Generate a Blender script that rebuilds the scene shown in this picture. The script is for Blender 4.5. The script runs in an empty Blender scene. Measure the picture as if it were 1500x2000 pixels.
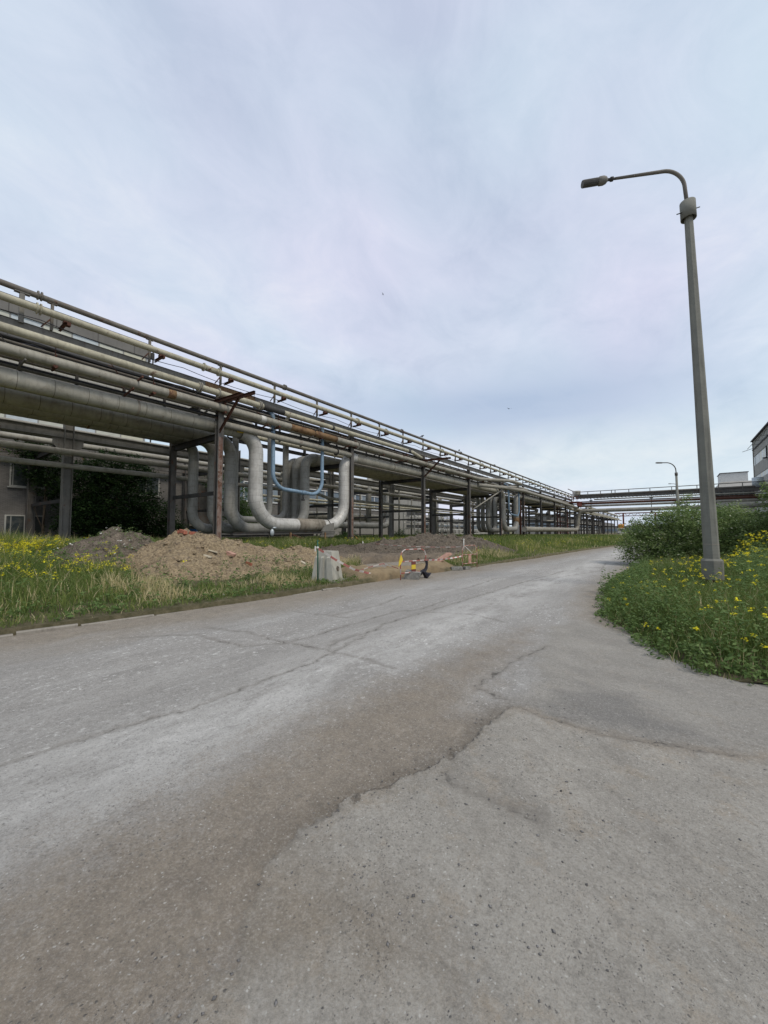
import bpy, math, random
import numpy as np
from mathutils import Vector, Matrix

random.seed(11)
RNG = np.random.default_rng(11)
R = math.radians
SC = bpy.context.scene
COL = SC.collection
ORG = {}

# ----------------------------------------------------------------- tagging
def tag(o, label=None, cat=None, group=None, kind=None):
    if label: o['label'] = label
    if cat: o['category'] = cat
    if group: o['group'] = group
    if kind: o['kind'] = kind
    return o

def thing(name, label, cat, loc=(0, 0, 0), rz=0.0, group=None):
    o = bpy.data.objects.new(name, None)
    o.empty_display_size = 0.3
    o.location = loc
    o.rotation_euler = (0, 0, rz)
    COL.objects.link(o)
    return tag(o, label, cat, group)

def copy_tree(o, parent=None):
    c = o.copy()
    COL.objects.link(c)
    if parent is not None:
        c.parent = parent
    for ch in list(o.children):
        copy_tree(ch, c)
    return c

# ----------------------------------------------------------------- mesh builder
class MB:
    def __init__(s):
        s.v = []; s.f = []; s.uv = []; s.sm = []
    def add(s, verts, faces, uvs=None, smooth=False):
        o = len(s.v)
        s.v += [tuple(p) for p in verts]
        for i, f in enumerate(faces):
            s.f.append([o + k for k in f])
            s.uv.append(uvs[i] if uvs else [(0, 0)] * len(f))
            s.sm.append(smooth)
    def box(s, c, size, m=None):
        x, y, z = [k / 2 for k in size]
        pts = [Vector(p) for p in [(-x,-y,-z),(x,-y,-z),(x,y,-z),(-x,y,-z),(-x,-y,z),(x,-y,z),(x,y,z),(-x,y,z)]]
        if m is not None: pts = [m @ p for p in pts]
        pts = [p + Vector(c) for p in pts]
        s.add(pts, [(3,2,1,0),(4,5,6,7),(0,1,5,4),(1,2,6,5),(2,3,7,6),(3,0,4,7)])
        return s
    def span(s, a, b):
        a = Vector(a); b = Vector(b)
        return s.box((a + b) / 2, [abs(k) for k in (b - a)])
    def frame(s, p0, p1, up=(0, 0, 1)):
        p0 = Vector(p0); p1 = Vector(p1); t = (p1 - p0).normalized(); u = Vector(up)
        if abs(t.dot(u)) > 0.97: u = Vector((1, 0, 0)) if abs(t.x) < .9 else Vector((0, 1, 0))
        sd = t.cross(u).normalized(); u = sd.cross(t).normalized()
        return p0, p1, t, sd, u
    def prism(s, p0, p1, prof, up=(0, 0, 1), caps=True):
        p0, p1, t, sd, u = s.frame(p0, p1, up)
        n = len(prof)
        a = [p0 + sd * x + u * y for x, y in prof]; b = [p1 + sd * x + u * y for x, y in prof]
        fs = [(i, (i + 1) % n, n + (i + 1) % n, n + i) for i in range(n)]
        if caps: fs += [tuple(range(n - 1, -1, -1)), tuple(range(n, 2 * n))]
        s.add(a + b, fs); return s
    def bar(s, p0, p1, w, h, up=(0, 0, 1)):
        return s.prism(p0, p1, [(-w/2,-h/2),(w/2,-h/2),(w/2,h/2),(-w/2,h/2)], up)
    def ibeam(s, p0, p1, w, h, tf=.022, tw=.018, up=(0, 0, 1)):
        W, H = w/2, h/2
        pr = [(-W,-H),(W,-H),(W,-H+tf),(tw/2,-H+tf),(tw/2,H-tf),(W,H-tf),(W,H),(-W,H),(-W,H-tf),(-tw/2,H-tf),(-tw/2,-H+tf),(-W,-H+tf)]
        p0, p1, t, sd, u = s.frame(p0, p1, up)
        n = 12
        a = [p0 + sd*x + u*y for x, y in pr]; b = [p1 + sd*x + u*y for x, y in pr]
        fs = [(i, (i+1) % n, n+(i+1) % n, n+i) for i in range(n)]
        for base, rev in ((0, True), (n, False)):
            for q in ((0,1,2,11),(5,6,7,8),(3,4,9,10)):
                q = [base + k for k in q]
                fs.append(tuple(q[::-1]) if rev else tuple(q))
        s.add(a + b, fs); return s
    def channel(s, p0, p1, w, h, t=.02, up=(0, 0, 1)):
        W, H = w, h/2
        pr = [(0,-H),(W,-H),(W,-H+t),(t,-H+t),(t,H-t),(W,H-t),(W,H),(0,H)]
        p0, p1, tt, sd, u = s.frame(p0, p1, up)
        n = 8
        a = [p0 + sd*x + u*y for x, y in pr]; b = [p1 + sd*x + u*y for x, y in pr]
        fs = [(i, (i+1) % n, n+(i+1) % n, n+i) for i in range(n)]
        s.add(a + b, fs); return s
    def tube(s, pts, r, seg=12, caps=True, smooth=True):
        P = [Vector(p) for p in pts]; n = len(P)
        rs = r if isinstance(r, (list, tuple)) else [r] * n
        T = []
        for i in range(n):
            a = P[max(i-1, 0)]; b = P[min(i+1, n-1)]
            T.append((b - a).normalized())
        u = Vector((0, 0, 1)) if abs(T[0].z) < .9 else Vector((1, 0, 0))
        u = (u - T[0] * u.dot(T[0])).normalized()
        verts = []; L = 0.0; Ls = []
        for i in range(n):
            if i:
                L += (P[i] - P[i-1]).length
                u = (u - T[i] * u.dot(T[i])).normalized()
            w = T[i].cross(u)
            Ls.append(L)
            for k in range(seg):
                an = 2 * math.pi * k / seg
                verts.append(P[i] + (u * math.cos(an) + w * math.sin(an)) * rs[i])
        fs = []; uvs = []
        circ = 2 * math.pi * max(rs)
        for i in range(n - 1):
            for k in range(seg):
                k2 = (k + 1) % seg
                fs.append((i*seg+k, i*seg+k2, (i+1)*seg+k2, (i+1)*seg+k))
                u0 = k / seg * circ; u1 = (k + 1) / seg * circ
                uvs.append([(u0, Ls[i]), (u1, Ls[i]), (u1, Ls[i+1]), (u0, Ls[i+1])])
        s.add(verts, fs, uvs, smooth)
        if caps:
            o = len(s.v) - len(verts)
            for f in (list(range(seg))[::-1], [(n-1)*seg + k for k in range(seg)]):
                s.f.append([o + k for k in f]); s.uv.append([(0, 0)] * seg); s.sm.append(False)
        return s
    def cyl(s, p0, p1, r, seg=12, r1=None):
        return s.tube([p0, p1], [r, r if r1 is None else r1], seg)
    def ball(s, c, r, seg=12, rings=8, sc=(1, 1, 1)):
        vs = []; fs = []
        for i in range(rings + 1):
            th = math.pi * i / rings
            for k in range(seg):
                ph = 2 * math.pi * k / seg
                vs.append((c[0] + r*sc[0]*math.sin(th)*math.cos(ph), c[1] + r*sc[1]*math.sin(th)*math.sin(ph), c[2] + r*sc[2]*math.cos(th)))
        for i in range(rings):
            for k in range(seg):
                k2 = (k + 1) % seg
                fs.append((i*seg+k, (i+1)*seg+k, (i+1)*seg+k2, i*seg+k2))
        s.add(vs, fs, None, True); return s
    def build(s, name, mat, parent=None, loc=None):
        """one mesh object; verts are given in the parent's space unless the parent has ORG (then world)"""
        me = bpy.data.meshes.new(name)
        off = Vector((0, 0, 0))
        if parent is not None and parent.name in ORG: off = ORG[parent.name]
        if loc is not None: off = Vector(loc)
        me.from_pydata([Vector(p) - off for p in s.v], [], s.f)
        uvl = me.uv_layers.new(name='UVMap')
        flat = [c for f in s.uv for uv in f for c in uv]
        uvl.data.foreach_set('uv', flat)
        me.polygons.foreach_set('use_smooth', s.sm)
        if mat is not None: me.materials.append(mat)
        me.validate(); me.update()
        o = bpy.data.objects.new(name, me)
        COL.objects.link(o)
        if parent is not None:
            o.parent = parent
            if parent.name in ORG: ORG[o.name] = ORG[parent.name]
        elif loc is not None:
            o.location = loc
        return o

def wthing(name, label, cat, loc, group=None):
    """thing whose parts are given in world coordinates"""
    o = thing(name, label, cat, loc, 0, group)
    ORG[o.name] = Vector(loc)
    return o

def fillet(pts, rad, n=9):
    P = [Vector(p) for p in pts]; out = [P[0]]
    for i in range(1, len(P) - 1):
        a, b, c = P[i-1], P[i], P[i+1]
        d0 = (a - b).normalized(); d1 = (c - b).normalized()
        ang = math.acos(max(-1, min(1, d0.dot(d1))))
        r = rad[i-1] if isinstance(rad, (list, tuple)) else rad
        if ang > math.pi - .02 or r <= 0:
            out.append(b); continue
        T = r / math.tan(ang / 2)
        T = min(T, (a - b).length * .98, (c - b).length * .98)
        r = T * math.tan(ang / 2)
        ctr = b + (d0 + d1).normalized() * (r / math.sin(ang / 2))
        s0 = b + d0 * T - ctr; s1 = b + d1 * T - ctr
        tot = s0.angle(s1)
        ax = s0.cross(s1).normalized()
        for k in range(n + 1):
            out.append(ctr + Matrix.Rotation(tot * k / n, 3, ax) @ s0)
    out.append(P[-1])
    return out

def subdiv(pts, step):
    out = [pts[0]]
    for a, b in zip(pts[:-1], pts[1:]):
        n = max(1, int((Vector(b) - Vector(a)).length / step))
        for k in range(1, n + 1):
            out.append(Vector(a).lerp(Vector(b), k / n))
    return out

# ----------------------------------------------------------------- numpy mesh
def np_mesh(name, verts, quads=None, tris=None, mat=None, attrs=None, smooth=False, parent=None, loc=(0, 0, 0)):
    me = bpy.data.meshes.new(name)
    verts = np.asarray(verts, np.float32) - np.asarray(loc, np.float32)
    nq = 0 if quads is None else len(quads); nt = 0 if tris is None else len(tris)
    me.vertices.add(len(verts)); me.vertices.foreach_set('co', verts.ravel())
    loops = []
    if nq: loops.append(np.asarray(quads, np.int32).ravel())
    if nt: loops.append(np.asarray(tris, np.int32).ravel())
    loops = np.concatenate(loops)
    me.loops.add(len(loops)); me.loops.foreach_set('vertex_index', loops)
    me.polygons.add(nq + nt)
    ls = np.concatenate([np.arange(nq) * 4, nq * 4 + np.arange(nt) * 3]).astype(np.int32)
    me.polygons.foreach_set('loop_start', ls)
    if smooth: me.polygons.foreach_set('use_smooth', np.ones(nq + nt, bool))
    for k, a in (attrs or {}).items():
        at = me.attributes.new(k, 'FLOAT', 'POINT')
        at.data.foreach_set('value', np.asarray(a, np.float32))
    if mat is not None: me.materials.append(mat)
    me.update(calc_edges=True); me.validate()
    o = bpy.data.objects.new(name, me); COL.objects.link(o)
    o.location = loc
    if parent is not None: o.parent = parent
    return o

def vnoise(x, y, seed=0):
    """value noise, numpy"""
    def h(i, j):
        n = (i * 374761393 + j * 668265263 + seed * 1442695041) & 0xffffffff
        n = ((n ^ (n >> 13)) * 1274126177) & 0xffffffff
        return ((n ^ (n >> 16)) & 0xffff) / 65535.0
    xi = np.floor(x).astype(np.int64); yi = np.floor(y).astype(np.int64)
    fx = x - xi; fy = y - yi
    fx = fx*fx*(3-2*fx); fy = fy*fy*(3-2*fy)
    return (h(xi, yi)*(1-fx) + h(xi+1, yi)*fx)*(1-fy) + (h(xi, yi+1)*(1-fx) + h(xi+1, yi+1)*fx)*fy

def fbm(x, y, oct=5, seed=0, gain=.5):
    a = 0.; amp = 1.; tot = 0.
    for i in range(oct):
        a = a + amp * vnoise(x * 2**i + 17.3*i, y * 2**i + 5.1*i, seed + i); tot += amp; amp *= gain
    return a / tot

def dist_poly(px, py, pts, closed=False):
    d = np.full(px.shape, 1e9)
    P = list(pts) + ([pts[0]] if closed else [])
    for (ax, ay), (bx, by) in zip(P[:-1], P[1:]):
        vx, vy = bx-ax, by-ay; l2 = vx*vx+vy*vy + 1e-12
        t = np.clip(((px-ax)*vx + (py-ay)*vy)/l2, 0, 1)
        d = np.minimum(d, np.hypot(px-ax-t*vx, py-ay-t*vy))
    return d

def inside(px, py, pts):
    r = np.zeros(px.shape, bool); n = len(pts)
    for i in range(n):
        ax, ay = pts[i]; bx, by = pts[(i+1) % n]
        if ay == by: continue
        c = ((ay > py) != (by > py)) & (px < (bx-ax)*(py-ay)/(by-ay)+ax)
        r ^= c
    return r

def sdist(px, py, pts):
    d = dist_poly(px, py, pts, True)
    return np.where(inside(px, py, pts), d, -d)

def sstep(a, b, x):
    t = np.clip((x-a)/(b-a), 0, 1); return t*t*(3-2*t)

# ----------------------------------------------------------------- materials
class NT:
    def __init__(s, name):
        s.m = bpy.data.materials.new(name); s.m.use_nodes = True
        s.t = s.m.node_tree; s.n = s.t.nodes; s.l = s.t.links
        s.bsdf = s.n['Principled BSDF']; s.out = s.n['Material Output']
        s._pos = None
    def node(s, t, **kw):
        n = s.n.new(t)
        for k, v in kw.items(): setattr(n, k, v)
        return n
    def put(s, sock, v):
        if isinstance(v, bpy.types.NodeSocket): s.l.new(v, sock)
        elif v is not None:
            if hasattr(sock.default_value, '__len__') and not hasattr(v, '__len__'): v = (v,)*3
            if hasattr(sock.default_value, '__len__') and len(sock.default_value) == 4 and len(v) == 3: v = tuple(v) + (1,)
            sock.default_value = v
    @property
    def pos(s):
        if s._pos is None: s._pos = s.node('ShaderNodeNewGeometry').outputs['Position']
        return s._pos
    def map(s, vec, scale=(1, 1, 1), loc=(0, 0, 0), rot=(0, 0, 0)):
        n = s.node('ShaderNodeMapping'); s.l.new(vec, n.inputs['Vector'])
        n.inputs['Scale'].default_value = scale; n.inputs['Location'].default_value = loc; n.inputs['Rotation'].default_value = rot
        return n.outputs['Vector']
    def noise(s, scale, detail=4, rough=.55, vec=None, dist=0.0):
        n = s.node('ShaderNodeTexNoise'); s.l.new(vec if vec is not None else s.pos, n.inputs['Vector'])
        n.inputs['Scale'].default_value = scale; n.inputs['Detail'].default_value = detail; n.inputs['Roughness'].default_value = rough
        n.inputs['Distortion'].default_value = dist
        return n.outputs['Fac']
    def vor(s, scale, vec=None, feature='F1', out='Distance', rand=1.0):
        n = s.node('ShaderNodeTexVoronoi', feature=feature); s.l.new(vec if vec is not None else s.pos, n.inputs['Vector'])
        n.inputs['Scale'].default_value = scale; n.inputs['Randomness'].default_value = rand
        return n.outputs[out]
    def ramp(s, fac, stops, interp='LINEAR'):
        n = s.node('ShaderNodeValToRGB'); n.color_ramp.interpolation = interp
        el = n.color_ramp.elements
        while len(el) < len(stops): el.new(0.5)
        for e, (p, c) in zip(el, stops):
            e.position = p
            e.color = (c, c, c, 1) if not hasattr(c, '__len__') else tuple(c) + ((1,) if len(c) == 3 else ())
        s.l.new(fac, n.inputs['Fac']); return n.outputs['Color']
    def rng(s, v, a, b, c=0., d=1., clamp=True):
        n = s.node('ShaderNodeMapRange', clamp=clamp); s.put(n.inputs['Value'], v)
        for k, x in zip(('From Min', 'From Max', 'To Min', 'To Max'), (a, b, c, d)): s.put(n.inputs[k], x)
        return n.outputs['Result']
    def math(s, op, a, b=None, c=None):
        n = s.node('ShaderNodeMath', operation=op); s.put(n.inputs[0], a)
        if b is not None: s.put(n.inputs[1], b)
        if c is not None: s.put(n.inputs[2], c)
        return n.outputs[0]
    def mix(s, fac, a, b, blend='MIX'):
        n = s.node('ShaderNodeMix', data_type='RGBA', blend_type=blend)
        s.put(n.inputs[0], fac); s.put(n.inputs[6], a); s.put(n.inputs[7], b)
        return n.outputs[2]
    def attr(s, name):
        return s.node('ShaderNodeAttribute', attribute_name=name).outputs['Fac']
    def uv(s):
        return s.node('ShaderNodeUVMap').outputs['UV']
    def xyz(s, v):
        n = s.node('ShaderNodeSeparateXYZ'); s.l.new(v, n.inputs[0]); return n.outputs
    def bump(s, h, strength=.3, dist=.01):
        n = s.node('ShaderNodeBump'); s.l.new(h, n.inputs['Height'])
        n.inputs['Strength'].default_value = strength; n.inputs['Distance'].default_value = dist
        s.l.new(n.outputs['Normal'], s.bsdf.inputs['Normal'])
    def fin(s, col=None, rough=.8, metal=0., spec=None):
        if col is not None: s.put(s.bsdf.inputs['Base Color'], col)
        s.put(s.bsdf.inputs['Roughness'], rough); s.put(s.bsdf.inputs['Metallic'], metal)
        if spec is not None: s.put(s.bsdf.inputs['Specular IOR Level'], spec)
        return s.m

RUST1 = (.075, .036, .023); RUST2 = (.14, .068, .038)

def metal(name, c1, c2, rust=0., rs=2.2, rough=.6, seams=None, metalv=0., streak=.75, band=None):
    """weathered painted / clad metal: mottled colour, dirty streaks, patches of rust"""
    t = NT(name)
    n1 = t.noise(.9, 6, .6)
    n2 = t.noise(7, 5, .6)
    col = t.mix(t.rng(n1, .35, .65), c1, c2)
    dk = tuple(k * .55 for k in c1)
    st = t.noise(5, 5, .6, t.map(t.pos, (1, 1, .12)))
    col = t.mix(t.math('MULTIPLY', t.rng(st, .5, .72), streak), col, dk)
    col = t.mix(t.math('MULTIPLY', t.rng(n2, .55, .75), .35), col, tuple(min(1, k * 1.35) for k in c2))
    gr_ = t.noise(2.6, 8, .72, None, .8)
    col = t.mix(t.math('MULTIPLY', t.rng(gr_, .50, .66), .45), col, (c1[0]*.42, c1[1]*.38, c1[2]*.34))
    if seams:
        b = t.node('ShaderNodeTexBrick'); t.l.new(t.uv(), b.inputs['Vector'])
        b.inputs['Scale'].default_value = 1.0
        b.inputs['Mortar Size'].default_value = seams[2]; b.inputs['Brick Width'].default_value = seams[0]; b.inputs['Row Height'].default_value = seams[1]
        b.inputs['Mortar Smooth'].default_value = .2
        b.inputs['Color1'].default_value = (.95, .95, .95, 1); b.inputs['Color2'].default_value = (1.03, 1.03, 1.02, 1); b.inputs['Mortar'].default_value = (.42, .41, .39, 1)
        col = t.mix(1.0, col, b.outputs['Color'], 'MULTIPLY')
        t.bump(b.outputs['Fac'], -.5 if False else .4, .01)
    if rust > 0:
        n3 = t.noise(rs, 9, .68, None, .6)
        rc = t.mix(t.rng(t.noise(14, 6, .7), .35, .65), RUST1, RUST2)
        th = .78 - rust * .56
        col = t.mix(t.rng(n3, th - .03, th + .05), col, rc)
    return t.fin(col, rough, metalv, .35)

M = {}
M['pale_pipe'] = metal('pale_pipe_paint', (.47, .445, .335), (.35, .33, .25), .24, 1.6, .6, None)
M['grey_pipe'] = metal('grey_pipe_paint', (.36, .345, .29), (.265, .25, .21), .24, 1.5, .62, None)
M['big_pipe'] = metal('dull_cladding', (.43, .41, .345), (.33, .315, .26), .14, .8, .6, (8, 1.25, .014))
M['loop_clad'] = metal('silver_cladding', (.56, .55, .515), (.45, .44, .41), .05, .8, .5, (.8, .40, .007), .15, .5)
M['loop_dull'] = metal('dull_grey_cladding', (.34, .335, .305), (.27, .265, .24), .06, .8, .55, (1.2, .46, .006), .05, .5)
M['brown_patch'] = metal('burnt_cladding', (.20, .17, .13), (.30, .27, .22), .3, 2.5, .6)
M['rusty_pipe'] = metal('rusty_pipe_steel', (.27, .17, .085), (.20, .12, .06), .40, 2, .75)
M['blue_pipe'] = metal('blue_pipe_paint', (.23, .34, .45), (.18, .265, .35), .16, 2.6, .6)
M['steel'] = metal('grey_steel_paint', (.125, .118, .108), (.085, .08, .072), .32, 1.8, .7)
M['steel_lt'] = metal('light_grey_steel_paint', (.215, .208, .188), (.155, .15, .135), .24, 1.8, .7)
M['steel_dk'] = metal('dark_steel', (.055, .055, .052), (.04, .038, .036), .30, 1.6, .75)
M['rust'] = metal('rust_red_steel', (.115, .048, .03), (.075, .034, .024), .35, 3, .85)
M['red_steel'] = metal('faded_red_steel', (.19, .055, .045), (.13, .042, .035), .25, 2, .75)
M['rail'] = metal('rust_stained_rail', (.19, .18, .155), (.13, .115, .10), .30, 1.6, .7)
M['cable'] = metal('black_cable', (.018, .02, .03), (.012, .013, .018), 0, 2, .5)

def concrete(name, c1, c2, dark=(.1, .1, .095), sc=1.0, lines=False):
    t = NT(name)
    n = t.noise(2.2*sc, 8, .65); n2 = t.noise(26*sc, 6, .7)
    col = t.mix(t.rng(n, .32, .68), c1, c2)
    col = t.mix(t.math('MULTIPLY', t.rng(t.noise(4*sc, 6, .65, t.map(t.pos, (1, 1, .15))), .50, .68), .75), col, dark)
    col = t.mix(t.math('MULTIPLY', t.rng(n2, .55, .7), .35), col, tuple(k*.6 for k in c1))
    h = t.noise(60*sc, 4, .6)
    if lines:
        w = t.node('ShaderNodeTexWave', bands_direction='Z'); t.l.new(t.pos, w.inputs['Vector']); w.inputs['Scale'].default_value = 9; w.inputs['Distortion'].default_value = .4
        h = t.math('ADD', h, t.math('MULTIPLY', w.outputs['Fac'], .8))
    t.bump(h, .35, .006)
    return t.fin(col, .9, 0, .2)
M['lamp_conc'] = concrete('lamp_concrete', (.235, .235, .205), (.18, .18, .158), (.10, .10, .09), 1, True)
M['block_conc'] = concrete('block_concrete', (.45, .44, .38), (.35, .34, .29), (.17, .16, .12))
M['kerb_conc'] = concrete('kerb_concrete', (.31, .29, .25), (.225, .205, .175), (.16, .14, .12), 2)

def plain(name, c, rough=.7, var=.25, sc=3., metal_=0.):
    t = NT(name)
    col = t.mix(t.rng(t.noise(sc, 5, .6), .3, .7), tuple(k*(1-var) for k in c), tuple(min(1, k*(1+var)) for k in c))
    return t.fin(col, rough, metal_, .3)

def brick(name, c1, c2, mortar, sx=.25, sz=.075):
    t = NT(name)
    p = t.xyz(t.pos)
    cb = t.node('ShaderNodeCombineXYZ'); t.l.new(t.math('ADD', p[0], p[1]), cb.inputs[0]); t.l.new(p[2], cb.inputs[1])
    b = t.node('ShaderNodeTexBrick'); t.l.new(cb.outputs[0], b.inputs['Vector'])
    b.inputs['Scale'].default_value = 1; b.inputs['Brick Width'].default_value = sx; b.inputs['Row Height'].default_value = sz; b.inputs['Mortar Size'].default_value = .012
    t.put(b.inputs['Color1'], c1); t.put(b.inputs['Color2'], c2); t.put(b.inputs['Mortar'], mortar)
    col = t.mix(t.math('MULTIPLY', t.rng(t.noise(.6, 7, .65), .4, .7), .5), b.outputs['Color'], tuple(k*.6 for k in c1))
    t.bump(b.outputs['Fac'], -.4, .01)
    return t.fin(col, .9, 0, .2)
M['brick'] = brick('grey_brick', (.155, .148, .138), (.21, .20, .185), (.12, .115, .11))
M['brick_pale'] = brick('pale_brick', (.27, .26, .235), (.33, .32, .29), (.22, .21, .2))

def panel(name, c1, c2, pw=3.0):
    t = NT(name)
    p = t.xyz(t.pos)
    fr = t.math('FRACT', t.math('DIVIDE', t.math('ADD', p[0], p[1]), pw))
    line = t.rng(t.math('ABSOLUTE', t.math('SUBTRACT', fr, .5)), .485, .495)
    col = t.mix(t.rng(t.noise(.5, 6, .6), .35, .65), c1, c2)
    col = t.mix(t.math('MULTIPLY', t.rng(t.noise(3, 5, .6, t.map(t.pos, (1, 1, .1))), .5, .75), .45), col, tuple(k*.55 for k in c1))
    col = t.mix(line, col, tuple(k*.35 for k in c1))
    return t.fin(col, .85, 0, .25)
M['panel_grey'] = panel('grey_wall_panel', (.20, .195, .18), (.16, .155, .145))
M['panel_dark'] = panel('dark_wall_panel', (.13, .13, .125), (.10, .10, .098))
M['panel_pale'] = panel('pale_wall_panel', (.33, .33, .30), (.27, .27, .245))
M['panel_mid'] = panel('light_grey_wall_panel', (.36, .355, .33), (.29, .285, .265))
M['plaster'] = panel('grey_plaster', (.33, .325, .30), (.26, .255, .235), 6)

def stripglass(name, cols, w=1.5):
    t = NT(name)
    p = t.xyz(t.pos)
    cell = t.math('FLOOR', t.math('DIVIDE', t.math('ADD', p[0], p[1]), w))
    wn = t.node('ShaderNodeTexWhiteNoise', noise_dimensions='1D'); t.l.new(cell, wn.inputs['W'])
    col = t.ramp(wn.outputs['Value'], [(i/len(cols), c) for i, c in enumerate(cols)], 'CONSTANT')
    fr = t.math('FRACT', t.math('DIVIDE', t.math('ADD', p[0], p[1]), w))
    col = t.mix(t.rng(t.math('ABSOLUTE', t.math('SUBTRACT', fr, .5)), .46, .48), col, (.25, .25, .23))
    col = t.mix(t.math('MULTIPLY', t.rng(t.noise(2, 5, .6), .45, .7), .25), col, (.25, .24, .2))
    return t.fin(col, .35, 0, .5)
M['pale_strip'] = stripglass('milky_strip_glazing', [(.52, .53, .45), (.46, .52, .54), (.55, .54, .42), (.50, .56, .58), (.40, .44, .46)], 2.0)
M['dark_glass'] = stripglass('dark_window_glass', [(.018, .026, .026), (.028, .038, .04), (.015, .02, .02)], 1.1)
M['blue_glass'] = stripglass('bluish_window_glass', [(.17, .22, .27), (.12, .16, .21), (.22, .27, .31)], 1.4)
M['white_frame'] = plain('grey_white_window_frame', (.36, .36, .33), .7, .2)
M['roof_trim'] = plain('roof_edge_tin', (.045, .042, .05), .6)
M['roof_felt'] = plain('roof_felt', (.09, .09, .09), .9)
M['white_paint'] = plain('white_paint', (.62, .62, .60), .6, .12)
M['orange_paint'] = plain('orange_paint', (.55, .22, .03), .6, .2)
M['yellow_sign'] = plain('yellow_sign', (.62, .46, .05), .5, .1)
M['black_mark'] = plain('black_mark', (.02, .02, .02), .6)
M['blue_sign'] = plain('blue_sign', (.03, .13, .36), .5, .15)
M['sign_white'] = plain('sign_lettering', (.55, .60, .65), .5, .1)
M['green_stake'] = plain('green_stake_paint', (.02, .085, .055), .6)
M['black_cloth'] = plain('black_plastic', (.018, .017, .022), .45, .4, 9)
M['bird'] = plain('bird_feathers', (.03, .03, .033), .7)
M['bird_light'] = plain('bird_feathers_grey', (.12, .12, .12), .7)
M['paper'] = plain('scrap_paper', (.6, .59, .55), .8, .15)
M['red_brick'] = plain('broken_brick', (.30, .11, .07), .9, .35, 18)
M['pink_brick'] = plain('pink_slab', (.42, .25, .19), .9, .25, 9)
M['wood'] = plain('pale_board', (.45, .40, .30), .9, .25, 9)
M['stone'] = plain('grey_stone', (.22, .215, .195), .95, .4, 14)
M['pebble'] = plain('pebbles', (.16, .155, .15), .95, .75, 23)
M['zinc'] = plain('zinc_tank', (.42, .46, .48), .45, .15, 2, .3)

def stripes(name, c1, c2, period=.25, axis=1, rough=.6):
    t = NT(name)
    v = t.xyz(t.uv())[axis]
    fr = t.math('FRACT', t.math('DIVIDE', v, period))
    col = t.mix(t.math('GREATER_THAN', fr, .5), c1, c2)
    col = t.mix(t.math('MULTIPLY', t.rng(t.noise(9, 5, .6), .45, .7), .4), col, (.25, .22, .19))
    return t.fin(col, rough, 0, .3)
M['tape'] = stripes('red_white_tape', (.45, .17, .15), (.66, .62, .58), .44)
M['barricade'] = stripes('red_white_tube', (.40, .13, .10), (.56, .50, .47), .34)
M['rusty_barricade'] = stripes('faded_red_tube', (.34, .14, .09), (.48, .33, .28), .3)
M['plate'] = stripes('red_yellow_plate', (.45, .05, .05), (.66, .55, .06), .5, 1)

# soil
def soil(name, c1, c2, c3, sc=1.0):
    t = NT(name)
    col = t.mix(t.rng(t.noise(1.2*sc, 7, .65), .35, .65), c1, c2)
    col = t.mix(t.rng(t.noise(6*sc, 7, .7), .5, .7), col, c3)
    v = t.rng(t.xyz(t.vor(22*sc, None, 'F1', 'Color'))[0], 0, 1, .35, 1.1)
    vv = t.node('ShaderNodeCombineXYZ')
    for q in range(3): t.l.new(v, vv.inputs[q])
    col = t.mix(.65, col, t.mix(1., col, vv.outputs[0], 'MULTIPLY'))
    col = t.mix(t.rng(t.noise(38*sc, 3, .6), .66, .72), col, tuple(min(1, k*1.7) for k in c2))
    h = t.math('ADD', t.noise(6*sc, 9, .78), t.math('MULTIPLY', t.vor(14*sc), .45))
    t.bump(h, 1.0, .14)
    return t.fin(col, .95, 0, .12)
M['soil_tan'] = soil('tan_clay', (.47, .37, .235), (.39, .30, .19), (.25, .20, .15))
M['soil_brown'] = soil('grey_brown_soil', (.27, .225, .175), (.205, .175, .135), (.13, .11, .09))
M['soil_dark'] = soil('dark_soil', (.205, .173, .135), (.145, .124, .10), (.27, .22, .16))

# plants (tint attribute 0..1 picks the colour; 'dry' is a plant's own straw colour)
def plant(name, stops, trans=.35, rough=.6):
    t = NT(name)
    col = t.ramp(t.attr('tint'), stops)
    t.fin(col, rough, 0, .12)
    tr = t.node('ShaderNodeBsdfTranslucent'); t.l.new(col, tr.inputs['Color'])
    mx = t.node('ShaderNodeMixShader'); mx.inputs[0].default_value = trans
    t.l.new(t.bsdf.outputs[0], mx.inputs[1]); t.l.new(tr.outputs[0], mx.inputs[2]); t.l.new(mx.outputs[0], t.out.inputs['Surface'])
    return t.m
M['grass'] = plant('grass_blades', [(0, (.075, .125, .034)), (.35, (.165, .22, .06)), (.55, (.27, .295, .09)), (.7, (.45, .39, .19)), (1, (.70, .60, .38))])
M['weed'] = plant('weed_leaves', [(0, (.065, .12, .036)), (.5, (.13, .20, .062)), (1, (.21, .28, .11))])
M['flower'] = plant('yellow_petals', [(0, (.70, .60, .02)), (1, (.92, .86, .05))], .35)
M['leaf_bush'] = plant('shrub_leaves', [(0, (.075, .12, .042)), (.5, (.165, .235, .08)), (.85, (.27, .34, .135)), (1, (.55, .57, .40))], .35, .75)
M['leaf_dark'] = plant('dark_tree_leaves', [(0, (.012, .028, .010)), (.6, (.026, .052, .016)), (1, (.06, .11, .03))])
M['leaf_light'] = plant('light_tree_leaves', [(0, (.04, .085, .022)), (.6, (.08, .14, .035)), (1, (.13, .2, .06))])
M['bark'] = plain('bark', (.09, .07, .05), .95, .4, 7)

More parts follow.
